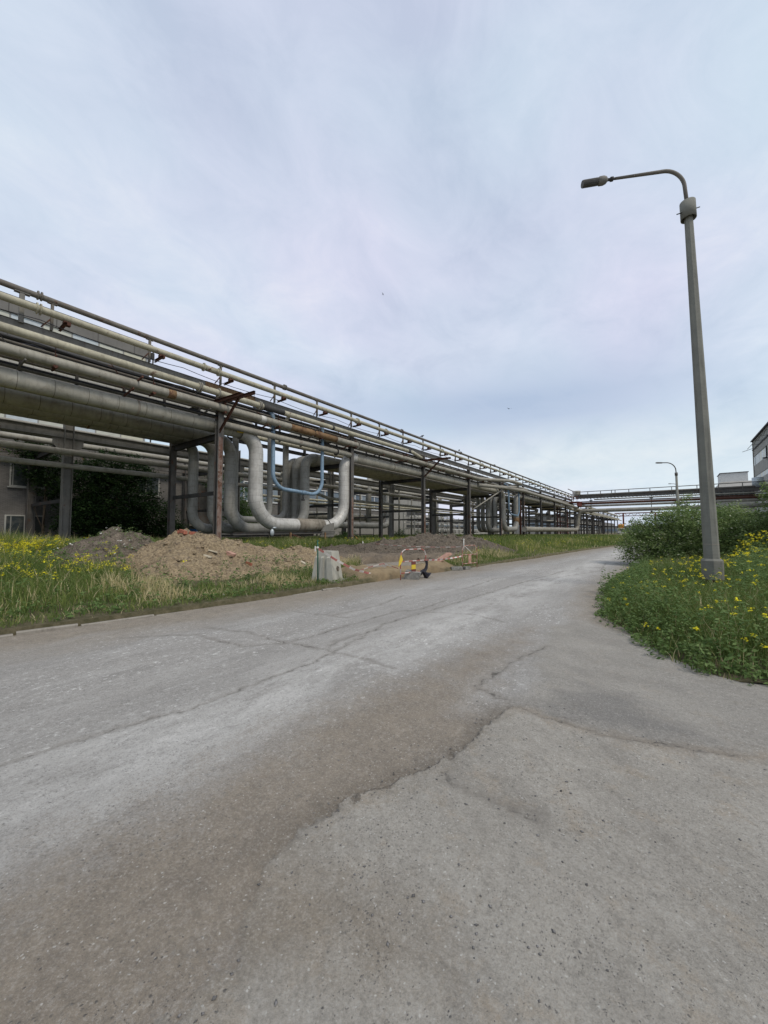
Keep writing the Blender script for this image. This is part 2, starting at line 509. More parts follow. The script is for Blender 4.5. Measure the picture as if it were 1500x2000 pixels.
# ----------------------------------------------------------------- camera
F_PX = 750.0; PITCH = math.atan(38 / F_PX); YAW = math.atan(560 / F_PX * math.cos(PITCH))
cam_d = bpy.data.cameras.new('camera'); cam = bpy.data.objects.new('camera', cam_d); COL.objects.link(cam)
cam.location = (0, 0, 1.5); cam.rotation_euler = (math.pi/2 + PITCH, 0, YAW)
cam_d.sensor_fit = 'VERTICAL'; cam_d.sensor_height = 36; cam_d.lens = 36 * F_PX / 2000
cam_d.clip_start = .05; cam_d.clip_end = 4000
SC.camera = cam

# ----------------------------------------------------------------- sky and light
SUN_EL, SUN_AZ = R(52), R(100)      # azimuth clockwise from +Y
w = bpy.data.worlds.new('World'); SC.world = w; w.use_nodes = True
nt = w.node_tree; N = nt.nodes; Lk = nt.links
bg = N['Background']; bg.inputs['Strength'].default_value = .1
sky = N.new('ShaderNodeTexSky'); sky.sky_type = 'NISHITA'; sky.sun_disc = False
sky.sun_elevation = SUN_EL; sky.sun_rotation = SUN_AZ; sky.dust_density = 2
tc = N.new('ShaderNodeTexCoord')
sx = N.new('ShaderNodeSeparateXYZ'); Lk.new(tc.outputs['Generated'], sx.inputs[0])
def wm(op, a, b=None):
    n = N.new('ShaderNodeMath'); n.operation = op
    for i, v in enumerate((a, b)):
        if v is None: continue
        if isinstance(v, (int, float)): n.inputs[i].default_value = v
        else: Lk.new(v, n.inputs[i])
    return n.outputs[0]
zz = wm('ADD', wm('MAXIMUM', sx.outputs[2], 0.0), .22)
cx = wm('DIVIDE', sx.outputs[0], zz); cy = wm('DIVIDE', sx.outputs[1], zz)
cb = N.new('ShaderNodeCombineXYZ'); Lk.new(cx, cb.inputs[0]); Lk.new(cy, cb.inputs[1])
def wnoise(scale, detail, rough, off, dist=.3):
    mp = N.new('ShaderNodeMapping'); Lk.new(cb.outputs[0], mp.inputs[0]); mp.inputs['Rotation'].default_value = (0, 0, .5); mp.inputs['Scale'].default_value = (1, .75, 1); mp.inputs['Location'].default_value = off
    n = N.new('ShaderNodeTexNoise'); Lk.new(mp.outputs[0], n.inputs['Vector'])
    n.inputs['Scale'].default_value = scale; n.inputs['Detail'].default_value = detail; n.inputs['Roughness'].default_value = rough; n.inputs['Distortion'].default_value = dist
    return n.outputs['Fac']
def wramp(f, stops):
    n = N.new('ShaderNodeValToRGB'); el = n.color_ramp.elements
    while len(el) < len(stops): el.new(.5)
    for e, (p, c) in zip(el, stops): e.position = p; e.color = tuple(c) + (1,)
    Lk.new(f, n.inputs[0]); return n.outputs[0]
def wmix(f, a, b, blend='MIX'):
    n = N.new('ShaderNodeMix'); n.data_type = 'RGBA'; n.blend_type = blend
    for s_, v in ((n.inputs[0], f), (n.inputs[6], a), (n.inputs[7], b)):
        if isinstance(v, (int, float)): s_.default_value = v
        elif isinstance(v, tuple): s_.default_value = v + (1,)
        else: Lk.new(v, s_)
    return n.outputs[2]
big = wnoise(.55, 3, .5, (3.1, 1.7, 0), .4)
mid = wnoise(1.9, 7, .6, (.3, 4.2, 0), .5)
fine = wnoise(5.5, 8, .66, (7.3, 2.2, 0), .8)
cl = wm('ADD', wm('ADD', wm('MULTIPLY', big, .40), wm('MULTIPLY', mid, .38)), wm('MULTIPLY', fine, .22))
ccol = wramp(cl, [(.38, (4.3, 5.0, 6.0)), (.45, (4.95, 5.6, 6.55)), (.51, (5.45, 6.0, 6.9)), (.57, (6.05, 6.45, 7.15)), (.65, (6.9, 7.1, 7.55))])
lav = wramp(wnoise(.8, 3, .5, (9.1, 5.5, 0), .3), [(.38, (.95, 1.02, 1.02)), (.62, (1.055, .98, 1.035))])
ccol = wmix(1.0, ccol, lav, 'MULTIPLY')
hor = wramp(sx.outputs[2], [(0.0, (1.09, 1.09, 1.05)), (.22, (1.02, 1.03, 1.02)), (.5, (1.0, 1.0, 1.0))])
ccol = wmix(1.0, ccol, hor, 'MULTIPLY')
def vdir(az, el):     # azimuth from +Y towards -X
    return (-math.sin(R(az))*math.cos(R(el)), math.cos(R(az))*math.cos(R(el)), math.sin(R(el)))
def bank(az, el, w_az, w_el, thr):
    """soft-edged cloud bank of the given angular size, broken up by the cloud noise"""
    d = vdir(az, 0)
    dotv = wm('ADD', wm('MULTIPLY', sx.outputs[0], d[0]), wm('MULTIPLY', sx.outputs[1], d[1]))
    fa = wm('MAXIMUM', wm('SUBTRACT', 1.0, wm('DIVIDE', wm('SUBTRACT', 1.0, dotv), 1-math.cos(R(w_az)))), 0.0)
    fe = wm('MAXIMUM', wm('SUBTRACT', 1.0, wm('DIVIDE', wm('ABSOLUTE', wm('SUBTRACT', sx.outputs[2], math.sin(R(el)))), math.sin(R(w_el)))), 0.0)
    n_ = wm('MULTIPLY', wm('ADD', wm('MULTIPLY', mid, .7), wm('MULTIPLY', fine, .5)), 1.7)
    return wm('MINIMUM', wm('MULTIPLY', wm('MULTIPLY', fa, fe), wm('MULTIPLY', n_, thr)), 1.0)
ccol = wmix(bank(20, 18, 34, 8, 1.25), ccol, (3.75, 4.55, 5.9))
ccol = wmix(bank(28, 25.5, 30, 6, .9), ccol, (6.2, 6.6, 7.5))
ccol = wmix(bank(12, 9.5, 36, 6, .9), ccol, (6.4, 6.9, 7.2))
ccol = wmix(bank(70, 45, 30, 22, .7), ccol, (4.3, 5.0, 6.3))
base = wmix(.93, sky.outputs[0], ccol)
Lk.new(base, bg.inputs['Color'])
sd = bpy.data.lights.new('sun', 'SUN'); so = bpy.data.objects.new('sun', sd); COL.objects.link(so)
sd.energy = 1.5; sd.angle = R(14); sd.color = (1, .91, .79)
dirv = Vector((math.sin(SUN_AZ)*math.cos(SUN_EL), math.cos(SUN_AZ)*math.cos(SUN_EL), math.sin(SUN_EL)))
so.rotation_euler = (-dirv).to_track_quat('-Z', 'Y').to_euler(); so.location = (20, 0, 40)
SC.view_settings.view_transform = 'Standard'; SC.view_settings.look = 'None'
SC.view_settings.exposure = .35; SC.view_settings.gamma = 1

# ----------------------------------------------------------------- road
SLAB = [(-1.27,.61),(-1.26,.68),(-1.29,.86),(-1.41,.96),(-1.5,1.13),(-1.5,1.24),(-1.5,1.37),(-1.51,1.52),(-1.48,1.69),(-1.41,1.84),(-1.3,2.11),(-1.19,2.5),(-1.18,2.8),(-1.18,3.0),(-1.16,3.25),(-1.08,3.4),(-.91,3.32),(-.76,3.31),(-.37,3.32),(-.07,3.39),(.31,3.55),(.6,3.75),(2,4.4),(6,6),(9,3),(9,-6),(-1.5,-6),(-1.4,-1)]
SILT = [(-2.32,.39),(-2.39,.58),(-2.4,.85),(-2.33,1.08),(-2.36,1.38),(-2.41,1.98),(-2.4,2.82),(-2.17,3.65),(-2.11,4.86),(-1.89,5.65),(-1.78,6.29),(-1.56,5.27),(-1.52,4.33),(-1.52,3.55),(-1.35,3.2),(-1.0,3.2),(-1.0,-3),(-2.6,-3),(-2.35,-1)]
CR = [[(-3.5,-3),(-3.5,.57),(-3.48,.87),(-3.43,1.27),(-3.33,1.61),(-3.33,2.35),(-3.32,3.16),(-3.4,3.5),(-3.79,5.22),(-3.73,6.28),(-3.65,7.64),(-3.6,10.5),(-3.3,16)],
      [(-5.9,3.22),(-5.12,3.42),(-4.21,3.44),(-3.52,3.53),(-3.02,3.54),(-2.48,3.51)],
      [(-4.21,3.53),(-4.16,3.96),(-4.17,4.63),(-4.15,5.42),(-4.19,5.93),(-3.93,6.42),(-4.0,7.61)],
      [(-3.52,3.53),(-3.71,3.81),(-3.68,4.31),(-3.66,4.77)],
      [(-5.83,4.88),(-4.56,5.07)],
      [(-1.19,2.19),(-1.02,2.11),(-.85,2.13),(-.6,2.15)],
      [(-1.08,3.36),(-.89,3.33),(-.61,3.30),(-.31,3.35),(-.07,3.42),(.31,3.56)],
      [(-1.52,3.55),(-1.22,3.48)], [(-1.56,3.59),(-1.52,4.33),(-1.45,5.08),(-1.34,5.38)],
      [(-6.2,2.2),(-5.6,2.9),(-4.6,3.0),(-4.2,3.44)], [(-4.9,5.07),(-4.8,6.2),(-5.1,7.6)], [(-3.73,6.28),(-2.9,6.6),(-2.3,6.4)], [(-5.2,8.5),(-4.4,9.4),(-4.5,12),(-3.6,13.5)], [(-4.4,9.4),(-2.5,9.1)], [(-3.4,12),(-2.2,17),(-2.6,22)]]
DARKP = [(-1.08,3.4),(-.98,3.9),(-.75,4.3),(-.35,4.3),(.32,3.65),(-.07,3.43),(-.37,3.34)]
APRON = SLAB[:16] + [(-1.02,3.75),(-1.2,4.3),(-1.36,4.9),(-1.42,5.6),(-1.62,6.5),(-1.2,7.2),(.2,6.2),(3,7),(12,11),(14,3),(9,-6),(-1.5,-6),(-1.4,-1)]
SLABSILT = [(-1.6,1.26),(-1.23,1.44),(-.95,1.45),(-.77,1.37),(-.66,1.2),(-.83,.97),(-1.2,.83),(-1.45,.9)]
KERB = [(-7.75,-30),(-7.67,1.1),(-7.5,2.2),(-7.4,3.0),(-7.25,4.4),(-7.12,7.1),(-7.0,10.9),(-6.67,15.2),(-6.07,22.6),(-5.5,35),(-4.3,49),(-2.2,60),(1.5,74),(8,90),(20,105),(60,135)]
REDGE = [(30,16),(14,11.5),(6,8),(2.6,6.3),(1.2,5.62),(.72,5.33),(.48,5.16),(.2,5.22),(-.09,5.61),(-.44,6.4),(-.9,7.45),(-1.2,9.05),(-1.4,11),(-1.42,14.3),(-1.3,18.5),(-.9,26),(-.2,38),(.9,48),(3.2,58),(8,71),(15,84),(26,97),(64,124)]
def kerb_x(y):
    return np.interp(y, [p[1] for p in KERB], [p[0] for p in KERB])

th = np.radians(np.concatenate([np.arange(-180, -56, 2.0), np.arange(-56, 56.01, .22), np.arange(58, 180.1, 2.0)]))
rr = [.32]
while rr[-1] < 150: rr.append(rr[-1] * (1.0065 if rr[-1] < 7 else (1.012 if rr[-1] < 25 else 1.03)))
rr = np.array(rr)
TH, RR = np.meshgrid(th, rr)
ca = YAW
px = RR*np.sin(TH - ca); py = RR*np.cos(TH - ca)
nx, ny = px.shape[1], px.shape[0]
wx = px + (fbm(px*5, py*5, 4, 3)-.5)*.16; wy = py + (fbm(px*5, py*5, 4, 9)-.5)*.16
wx2 = px + (fbm(px*16, py*16, 4, 13)-.5)*.10 + (fbm(px*4, py*4, 3, 14)-.5)*.07; wy2 = py + (fbm(px*16, py*16, 4, 19)-.5)*.10 + (fbm(px*4, py*4, 3, 20)-.5)*.07
slab_d = sdist(wx2, wy2, SLAB)
ap_d = sdist(wx2 + (fbm(px*2.2, py*2.2, 3, 16)-.5)*.12, wy2, APRON)
silt_d = sdist(wx, wy, SILT)
crack = np.full(px.shape, 1e9)
for c in CR: crack = np.minimum(crack, dist_poly(px + (fbm(px*9, py*9, 4, 33)-.5)*.14, py + (fbm(px*9, py*9, 4, 39)-.5)*.14, c))
dark_d = sdist(wx, wy, DARKP)
sls_d = sdist(px + (fbm(px*3, py*3, 4, 23)-.5)*.4, py + (fbm(px*3, py*3, 4, 29)-.5)*.4, SLABSILT)
edge_d = np.minimum(px - kerb_x(py), dist_poly(px, py, REDGE)*2.0 + .25)
step = sstep(-.012, .012, slab_d)
near_edge = np.exp(-np.maximum(0, -slab_d)/.35) * (slab_d < .02) * sstep(1.2, 1.9, py)
hz = .013*step*(.12+.88*sstep(1.2, 1.9, py))*sstep(-7, -2, -np.hypot(px, py))*(.25+.75*sstep(-.5, -1.1, px)) - .012*near_edge*(1-step) + (fbm(px*.7, py*.7, 4, 5)-.5)*.05 + (fbm(px*6, py*6, 4, 7)-.5)*.008
hz -= .006*np.exp(-(crack/.02)**2)
hz *= sstep(90, 30, RR)
V = np.stack([px, py, hz], -1).reshape(-1, 3)
idx = np.arange(nx*ny).reshape(ny, nx)
Q = np.stack([idx[:-1,:-1], idx[:-1,1:], idx[1:,1:], idx[1:,:-1]], -1).reshape(-1, 4)
attrs = dict(slab=slab_d.ravel(), apron=ap_d.ravel(), silt=silt_d.ravel(), crack=np.minimum(crack, 5).ravel(), darkp=dark_d.ravel(), slabsilt=sls_d.ravel(), edge=np.clip(edge_d, -1, 10).ravel())

def road_mat():
    """worn asphalt and the old concrete apron in one: a noisy mask of the apron's outline gives the broken edge its crumbs"""
    t = NT('worn_road_surface')
    P = t.pos; X = t.xyz(P)
    N_ = t.noise; mul = lambda a, b: t.math('MULTIPLY', a, b); add = lambda a, b: t.math('ADD', a, b)
    def jit(sc, amp, vec=None, det=7, rough=.72): return mul(t.math('SUBTRACT', N_(sc, det, rough, vec), .5), amp)
    along = t.map(P, (1, .22, 1))
    crk = add(t.attr('crack'), jit(14, .05, None, 5, .7))
    silt = add(t.attr('silt'), add(jit(3.2, 1.0, None, 8), jit(42, 1.1, None, 5, .8)))
    wob = t.node('ShaderNodeVectorMath', operation='ADD'); t.l.new(P, wob.inputs[0])
    wn_ = t.node('ShaderNodeTexNoise'); t.l.new(P, wn_.inputs['Vector']); wn_.inputs['Scale'].default_value = 45; wn_.inputs['Detail'].default_value = 3
    wsc_ = t.node('ShaderNodeVectorMath', operation='SCALE'); t.l.new(wn_.outputs['Color'], wsc_.inputs[0]); wsc_.inputs['Scale'].default_value = .02
    t.l.new(wsc_.outputs[0], wob.inputs[1]); W = wob.outputs[0]
    def stones(sc, dens, reg, lo, hi, ch=0):
        """small irregular stones: which cells hold one follows a patchy noise"""
        g = t.xyz(t.vor(sc, W, 'F1', 'Color'))[ch]; d = t.vor(sc, W)
        return mul(t.math('LESS_THAN', add(g, mul(N_(reg, 6, .7), 1.3)), dens), t.rng(d, hi, lo))
    s1 = stones(130, .72, 2.0, .16, .40); s2 = stones(64, .70, 1.7, .15, .36, 1); s3 = stones(36, .63, 1.3, .12, .30, 2)
    stm = t.math('MAXIMUM', s1, t.math('MAXIMUM', s2, s3))
    wh = mul(t.math('GREATER_THAN', t.xyz(t.vor(70, W, 'F1', 'Color'))[0], .93), t.rng(t.vor(70, W), .36, .18))
    gr = N_(75, 7, .85); gr2 = N_(26, 7, .8)
    # --- apron
    a = t.mix(t.rng(N_(1.3, 7, .65), .35, .65), (.365, .343, .30), (.28, .262, .228))
    rp = t.map(t.map(P, (1, 1, 1), (0, 0, 0), (0, 0, -.78)), (1.0, .30, 1))
    a = t.mix(mul(t.rng(N_(2.2, 9, .75, rp), .47, .64), .55), a, (.195, .18, .156))
    a = t.mix(mul(t.rng(N_(2.9, 9, .75, t.map(rp, (1, 1, 1), (4, 9, 0))), .52, .68), .45), a, (.42, .40, .355))
    a = t.mix(mul(t.rng(N_(4.1, 8, .75, t.map(P, (1, 1, 1), (5, 3, 0))), .53, .67), .6), a, (.325, .272, .205))
    far_ = t.rng(add(t.attr('slab'), jit(6, .22, None, 6, .7)), .05, -.05)
    a = t.mix(mul(far_, .5), a, t.mix(t.rng(N_(2.0, 8, .7, t.map(P, (.4, 1, 1))), .38, .62), (.295, .28, .25), (.22, .21, .19)))
    bd = t.math('ABSOLUTE', add(t.attr('slab'), jit(4, .34)))
    a = t.mix(mul(t.rng(bd, .12, .01), mul(t.rng(X[1], 3.05, 3.35), .6)), a, (.27, .225, .17))
    dk = add(t.attr('darkp'), jit(5, .8, t.map(P, (.5, 1, 1))))
    a = t.mix(mul(t.rng(dk, -.05, .25), .6), a, (.155, .15, .142))
    sp_ = add(add(t.attr('apron'), jit(3.0, .75, None, 8, .74)), jit(45, .3, None, 5, .8))
    a = t.mix(mul(t.rng(sp_, .12, -.06), mul(mul(t.rng(X[1], 3.6, 2.8), t.rng(X[1], 1.0, 2.2, .35, 1.0)), .75)), a, (.205, .178, .138))
    ss = add(add(t.attr('slabsilt'), jit(3.5, .7)), jit(40, .35, None, 5, .8))
    a = t.mix(mul(t.rng(ss, -.12, .24), .8), a, t.mix(t.rng(N_(5, 7, .7), .35, .65), (.25, .212, .162), (.195, .168, .132)))
    # --- asphalt
    r = t.mix(t.rng(N_(.8, 8, .65, along), .33, .66), (.345, .332, .308), (.265, .254, .235))
    r = t.mix(mul(t.rng(N_(1.9, 9, .72, along), .46, .66), .6), r, (.42, .41, .385))
    r = t.mix(mul(t.rng(N_(3.2, 9, .74, t.map(P, (1, .3, 1), (4, 9, 0))), .52, .70), .5), r, (.185, .178, .165))
    lane = mul(t.rng(t.math('ABSOLUTE', add(X[0], 2.95)), .8, .15), t.rng(N_(1.6, 8, .74, t.map(P, (1, .35, 1), (7, 1, 0))), .38, .58))
    r = t.mix(mul(lane, .7), r, (.55, .54, .51))
    r = t.mix(mul(t.rng(N_(11, 8, .8, t.map(P, (1, .6, 1), (3, 3, 0))), .53, .62), .38), r, (.20, .195, .18))
    wsc = N_(20, 7, .8, t.map(P, (1, .6, 1)))
    wreg = t.rng(N_(.8, 4, .6, t.map(P, (1, .35, 1), (2, 7, 0))), .40, .58)
    r = t.mix(mul(t.rng(wsc, .568, .62), mul(wreg, .9)), r, (.70, .69, .66))
    sm = t.rng(silt, -.25, .40)
    sc_ = t.mix(t.rng(N_(5, 9, .75), .35, .65), (.268, .227, .174), (.192, .162, .127))
    r = t.mix(mul(sm, .9), r, sc_)
    dp = add(t.attr('apron'), jit(7, .25, None, 6, .7))
    r = t.mix(mul(t.rng(dp, -.20, .02), mul(mul(t.rng(X[1], 4.0, 3.2), t.rng(X[1], .8, 1.7)), .8)), r, (.13, .11, .085))
    ed = add(t.attr('edge'), jit(2.2, 1.8, t.map(P, (1, .4, 1)), 8))
    r = t.mix(mul(t.rng(ed, 1.75, .55), .9), r, t.mix(t.rng(N_(6, 9, .75), .35, .65), (.28, .24, .185), (.185, .158, .122)))
    # --- broken edge, grain, stones, cracks
    mask = t.rng(add(add(t.attr('apron'), jit(11, .07, None, 6, .75)), jit(60, .035, None, 4, .8)), -.004, .004)
    soft = t.rng(add(add(t.attr('apron'), jit(3.5, .5, None, 8, .75)), jit(50, .3, None, 5, .8)), -.10, .10)
    mid_ = t.rng(add(add(t.attr('apron'), jit(7, .11, None, 8, .75)), jit(55, .07, None, 5, .8)), -.012, .012)
    mk = t.mix(t.rng(X[1], 3.3, 3.7), t.mix(t.rng(X[1], 1.3, 1.8), mid_, mask), soft)
    col = t.mix(mk, r, a)
    col = t.mix(mul(t.rng(gr, .52, .60), .42), col, (.125, .118, .105))
    col = t.mix(mul(t.rng(gr, .47, .39), .38), col, (.47, .455, .42))
    col = t.mix(mul(t.rng(gr2, .53, .62), .36), col, (.14, .132, .116))
    col = t.mix(mul(t.rng(gr2, .46, .38), .25), col, (.46, .445, .41))
    stc = t.mix(t.xyz(t.vor(64, W, 'F1', 'Color'))[2], (.075, .075, .075), (.20, .19, .175))
    col = t.mix(mul(stm, .72), col, stc)
    col = t.mix(mul(wh, .6), col, (.55, .54, .50))
    cbr = t.rng(N_(2.6, 5, .65, t.map(P, (1, 1, 1), (3, 8, 0))), .40, .58)
    col = t.mix(mul(t.rng(crk, .07, .01), .45), col, (.175, .16, .138))
    col = t.mix(mul(t.rng(crk, .014, .002), mul(cbr, .8)), col, (.07, .066, .058))
    h = add(add(N_(130, 4, .75), mul(N_(30, 7, .75), 1.0)), add(mul(stm, .8), mul(mk, .35)))
    t.bump(h, .75, .010)
    return t.fin(col, .93, 0, .18)
M['road'] = M['apron'] = road_mat()
fc = ap_d.ravel()[Q].mean(1) > 0.0
for nm, sel, mt in (('road', ~fc, 'road'), ('apron', fc, 'apron')):
    q = Q[sel]; used = np.unique(q); re = np.zeros(len(V), np.int64); re[used] = np.arange(len(used))
    o = np_mesh(nm, V[used], re[q], None, M[mt], {k: a[used] for k, a in attrs.items()}, True)
    tag(o, 'worn grey asphalt road with cracks, dust and tan silt' if nm == 'road' else 'pale old concrete apron with a broken edge beside the road', 'road', None, 'structure')

# ----------------------------------------------------------------- ground
t = NT('bare_ground')
col = t.mix(t.rng(t.noise(.05, 5, .6), .35, .65), (.075, .095, .035), (.13, .125, .065))
col = t.mix(t.rng(t.noise(1.5, 7, .7), .45, .7), col, (.15, .13, .09))
M['ground'] = t.fin(col, .95, 0, .1)
s = 1500
g = np_mesh('ground', [(-s,-s,-.1),(s,-s,-.1),(s,s,-.1),(-s,s,-.1)], [(0,1,2,3)], None, M['ground'])
tag(g, 'flat grassy ground reaching the horizon', 'ground', None, 'structure')

# left verge: height field from the kerb outwards, with the dug pit
PIT = [(-11.3,13.6),(-8.4,10.2),(-7.7,10.4),(-7.6,12.2),(-8.4,14.8),(-9.6,16.5),(-11,16)]
SANDP = [(-9.3,9.6),(-7.4,8.6),(-6.9,9.4),(-6.7,12.2),(-7.0,14.2),(-8.3,15.4),(-8.0,13),(-7.9,11),(-8.5,10.6)]
DARKS = [(-14.5,13),(-11,11),(-9,13),(-8.6,17),(-9,21),(-12,24),(-15,20)]
yy = [-30.]
while yy[-1] < 420: yy.append(yy[-1] + (.11 if 0 < yy[-1] < 26 else (.5 if yy[-1] < 70 else 4)))
dd = [0, .02]
while dd[-1] < 300: dd.append(dd[-1] + (.11 if dd[-1] < 18 else dd[-1]*.06))
yy = np.array(yy); dd = np.array(dd)
D2, Y2 = np.meshgrid(dd, yy)
KX = kerb_x(Y2)
X2 = KX - D2
def verge_h(x, y, d):
    h = .10 + .16*sstep(.3, 5, d) + .1*sstep(8, 20, d) + (fbm(x*.6, y*.6, 4, 41)-.5)*.16*sstep(0, 2, d) + (fbm(x*3, y*3, 3, 47)-.5)*.05*sstep(.1, .8, d)
    dugm = sstep(9.2, 10.0, y)*sstep(19, 16, y)
    h = h - .07*dugm*sstep(1.2, 0, d)
    pd = sdist(x, y, PIT) + (fbm(x*2.5, y*2.5, 4, 51)-.5)*.5
    h = h - 1.0*sstep(-.1, .35, pd)
    sp = sdist(x, y, SANDP) + (fbm(x*2.5, y*2.5, 4, 53)-.5)*.4
    h = h + .26*sstep(-.2, .5, sp)*(.5+fbm(x*3, y*3, 4, 57))
    return h, pd, sp
H2, pd2, sp2 = verge_h(X2, Y2, D2)
H2 = np.where(D2 < .01, -.08, H2)
dk2 = sdist(X2, Y2, DARKS) + (fbm(X2*1.2, Y2*1.2, 4, 61)-.5)*1.6
H2 = H2 + sstep(0, .6, dk2)*((fbm(X2*2.3, Y2*2.3, 5, 63)-.45)*.38 + (fbm(X2*6, Y2*6, 3, 65)-.5)*.12)
V = np.stack([X2, Y2, H2], -1).reshape(-1, 3)
ny, nx = X2.shape; idx = np.arange(nx*ny).reshape(ny, nx)
Q = np.stack([idx[:-1,:-1], idx[1:,:-1], idx[1:,1:], idx[:-1,1:]], -1).reshape(-1, 4)
t = NT('verge_earth')
col = t.mix(t.rng(t.noise(.8, 7, .65), .35, .65), (.10, .10, .05), (.15, .13, .08))
col = t.mix(t.rng(t.noise(5, 7, .7), .45, .65), col, (.22, .19, .12))
sp = t.math('ADD', t.attr('sand'), t.math('MULTIPLY', t.math('SUBTRACT', t.noise(4, 7, .7), .5), .6))
dk = t.math('ADD', t.attr('dark'), t.math('MULTIPLY', t.math('SUBTRACT', t.noise(4, 7, .7), .5), .8))
tan = t.mix(t.rng(t.noise(3, 7, .7), .35, .65), (.40, .31, .19), (.28, .215, .135))
drk = t.mix(t.rng(t.noise(3, 7, .7), .35, .65), (.165, .14, .11), (.26, .21, .155))
col = t.mix(t.rng(dk, -.1, .3), col, drk)
col = t.mix(t.rng(sp, -.15, .15), col, tan)
t.bump(t.noise(9, 9, .78), 1., .12)
M['verge'] = t.fin(col, .95, 0, .1)
o = np_mesh('verge', V, Q, None, M['verge'], dict(sand=sp2.ravel(), dark=np.maximum(dk2, pd2+.1).ravel()), True)
tag(o, 'earth verge left of the road under the grass, dug up beside the barriers', 'ground', None, 'structure')

# right verge: ruled sheet between its edge and the far field
def resample(pts, step):
    P = np.array(pts, float); seg = np.hypot(*(P[1:]-P[:-1]).T); L = np.concatenate([[0], np.cumsum(seg)])
    n = int(L[-1]/step); s_ = np.linspace(0, L[-1], n)
    return np.stack([np.interp(s_, L, P[:, 0]), np.interp(s_, L, P[:, 1])], -1)
B = resample(REDGE, .12)
B = B + np.stack([fbm(B[:, 0]*1.3, B[:, 1]*1.3, 4, 201)-.5, fbm(B[:, 0]*1.3, B[:, 1]*1.3, 4, 203)-.5], -1)*.3
sI = np.linspace(0, 1, len(B))
I = np.stack([np.interp(sI, [0, .35, 1], [30.5, 70, 90]), np.interp(sI, [0, .35, 1], [16.5, 22, 126])], -1)
U = np.concatenate([[0, .0008], np.linspace(0.004, 1, 150)**1.8])
VX = B[:, None, 0]*(1-U) + I[:, None, 0]*U; VY = B[:, None, 1]*(1-U) + I[:, None, 1]*U
rd = np.hypot(VX - B[:, None, 0], VY - B[:, None, 1])
def road_z(x, y): return (fbm(x*.7, y*.7, 4, 5)-.5)*.05*sstep(90, 30, np.hypot(x, y))
VZ = road_z(VX, VY)*sstep(3, 0, rd) - .012 + .03*sstep(0, .25, rd) + .13*sstep(.1, 2.5, rd) + (fbm(VX*.7, VY*.7, 4, 71)-.5)*.12*sstep(.2, 2, rd)
ny, nx = VX.shape; idx = np.arange(nx*ny).reshape(ny, nx)
Q = np.stack([idx[:-1,:-1], idx[1:,:-1], idx[1:,1:], idx[:-1,1:]], -1).reshape(-1, 4)[:, ::-1]
V = np.stack([VX, VY, VZ], -1).reshape(-1, 3)
o = np_mesh('verge', V, Q, None, M['verge'], dict(sand=np.full(len(V), -9.), dark=np.full(len(V), -9.)), True)
tag(o, 'earth verge right of the road around the concrete lamp post', 'ground', None, 'structure')

# kerb stones
mb = MB()
ys = [0.2, 1.32, 2.05, 3.1, 4.15, 5.2, 6.0, 6.9, 7.55]
for a, b in zip(ys[:-1], ys[1:]):
    a += .02; b -= .02
    xa, xb = kerb_x(a), kerb_x(b); z = .035 + random.uniform(-.035, .02)
    if 2.1 < a < 3.0 or 4.1 < a < 6.0: z = -.03
    mb.prism((xa-.02, a, z-.12), (xb-.02, b, z-.12+random.uniform(-.02, .02)), [(-.075,-.12),(.075,-.12),(.075,.11),(.06,.125),(-.06,.125),(-.075,.11)])
o = mb.build('kerb', M['kerb_conc'], None, (-7.4, 3.5, 0)); tag(o, 'low broken concrete kerb stones along the left road edge', 'kerb', None, 'structure')

# ----------------------------------------------------------------- pipe trestle: portal frames
FX, RX = -21.8, -27.7
GZ = .2
def make_frame(label, group, y, x0=FX, x1=RX, top=9.92):
    t = wthing('pipe_trestle', label, 'trestle', (x0, y, GZ), group)
    for x in (x0, x1):
        tp = top if x == x0 else 8.6
        mb = MB().ibeam((x, y, GZ), (x, y, tp), .36, .36, .025, .02, up=(1, 0, 0))
        mb.box((x, y, GZ+.03), (.6, .6, .06))
        lg = mb.build('leg', M['steel'], t)
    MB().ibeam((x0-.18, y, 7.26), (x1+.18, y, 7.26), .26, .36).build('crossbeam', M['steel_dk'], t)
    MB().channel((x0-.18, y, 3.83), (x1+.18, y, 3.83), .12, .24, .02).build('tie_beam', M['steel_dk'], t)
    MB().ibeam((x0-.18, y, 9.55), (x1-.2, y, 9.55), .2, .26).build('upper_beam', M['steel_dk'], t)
    MB().bar((x1, y, 7.45), (x1, y, 10.9), .2, .2, (1, 0, 0)).build('rear_upright', M['steel'], t)
    return t

M['rust_flake'] = metal('flaking_rust', (.15, .065, .04), (.26, .235, .21), .42, 2.6, .85)
def rust_face(t, y, z0, z1, w=.26):
    MB().span((FX+.183, y-w/2, z0), (FX+.19, y+w/2, z1)).build('rusted_flange', M['rust_flake'], t)

def cantilever(t, y):
    mb = MB()
    mb.channel((FX-.2, y+.2, 9.42), (FX+3.3, y+.2, 9.30), .1, .2, .015)
    mb.build('cantilever_arm', M['rust'], t)
    mb = MB(); mb.channel((FX-.2, y-.3, 9.30), (FX+2.75, y-.3, 9.20), .1, .2, .015)
    mb.build('cantilever_arm', M['rust'], t)
    mb = MB(); mb.channel((FX+.15, y-.05, 7.5), (FX+2.15, y-.05, 9.15), .08, .16, .015); mb.build('knee_brace', M['rust'], t)
    mb = MB(); mb.cyl((FX+3.2, y+.2, 9.35), (FX+3.2, y+.2, 8.95), .012, 6); mb.build('hanger_rod', M['steel_dk'], t)

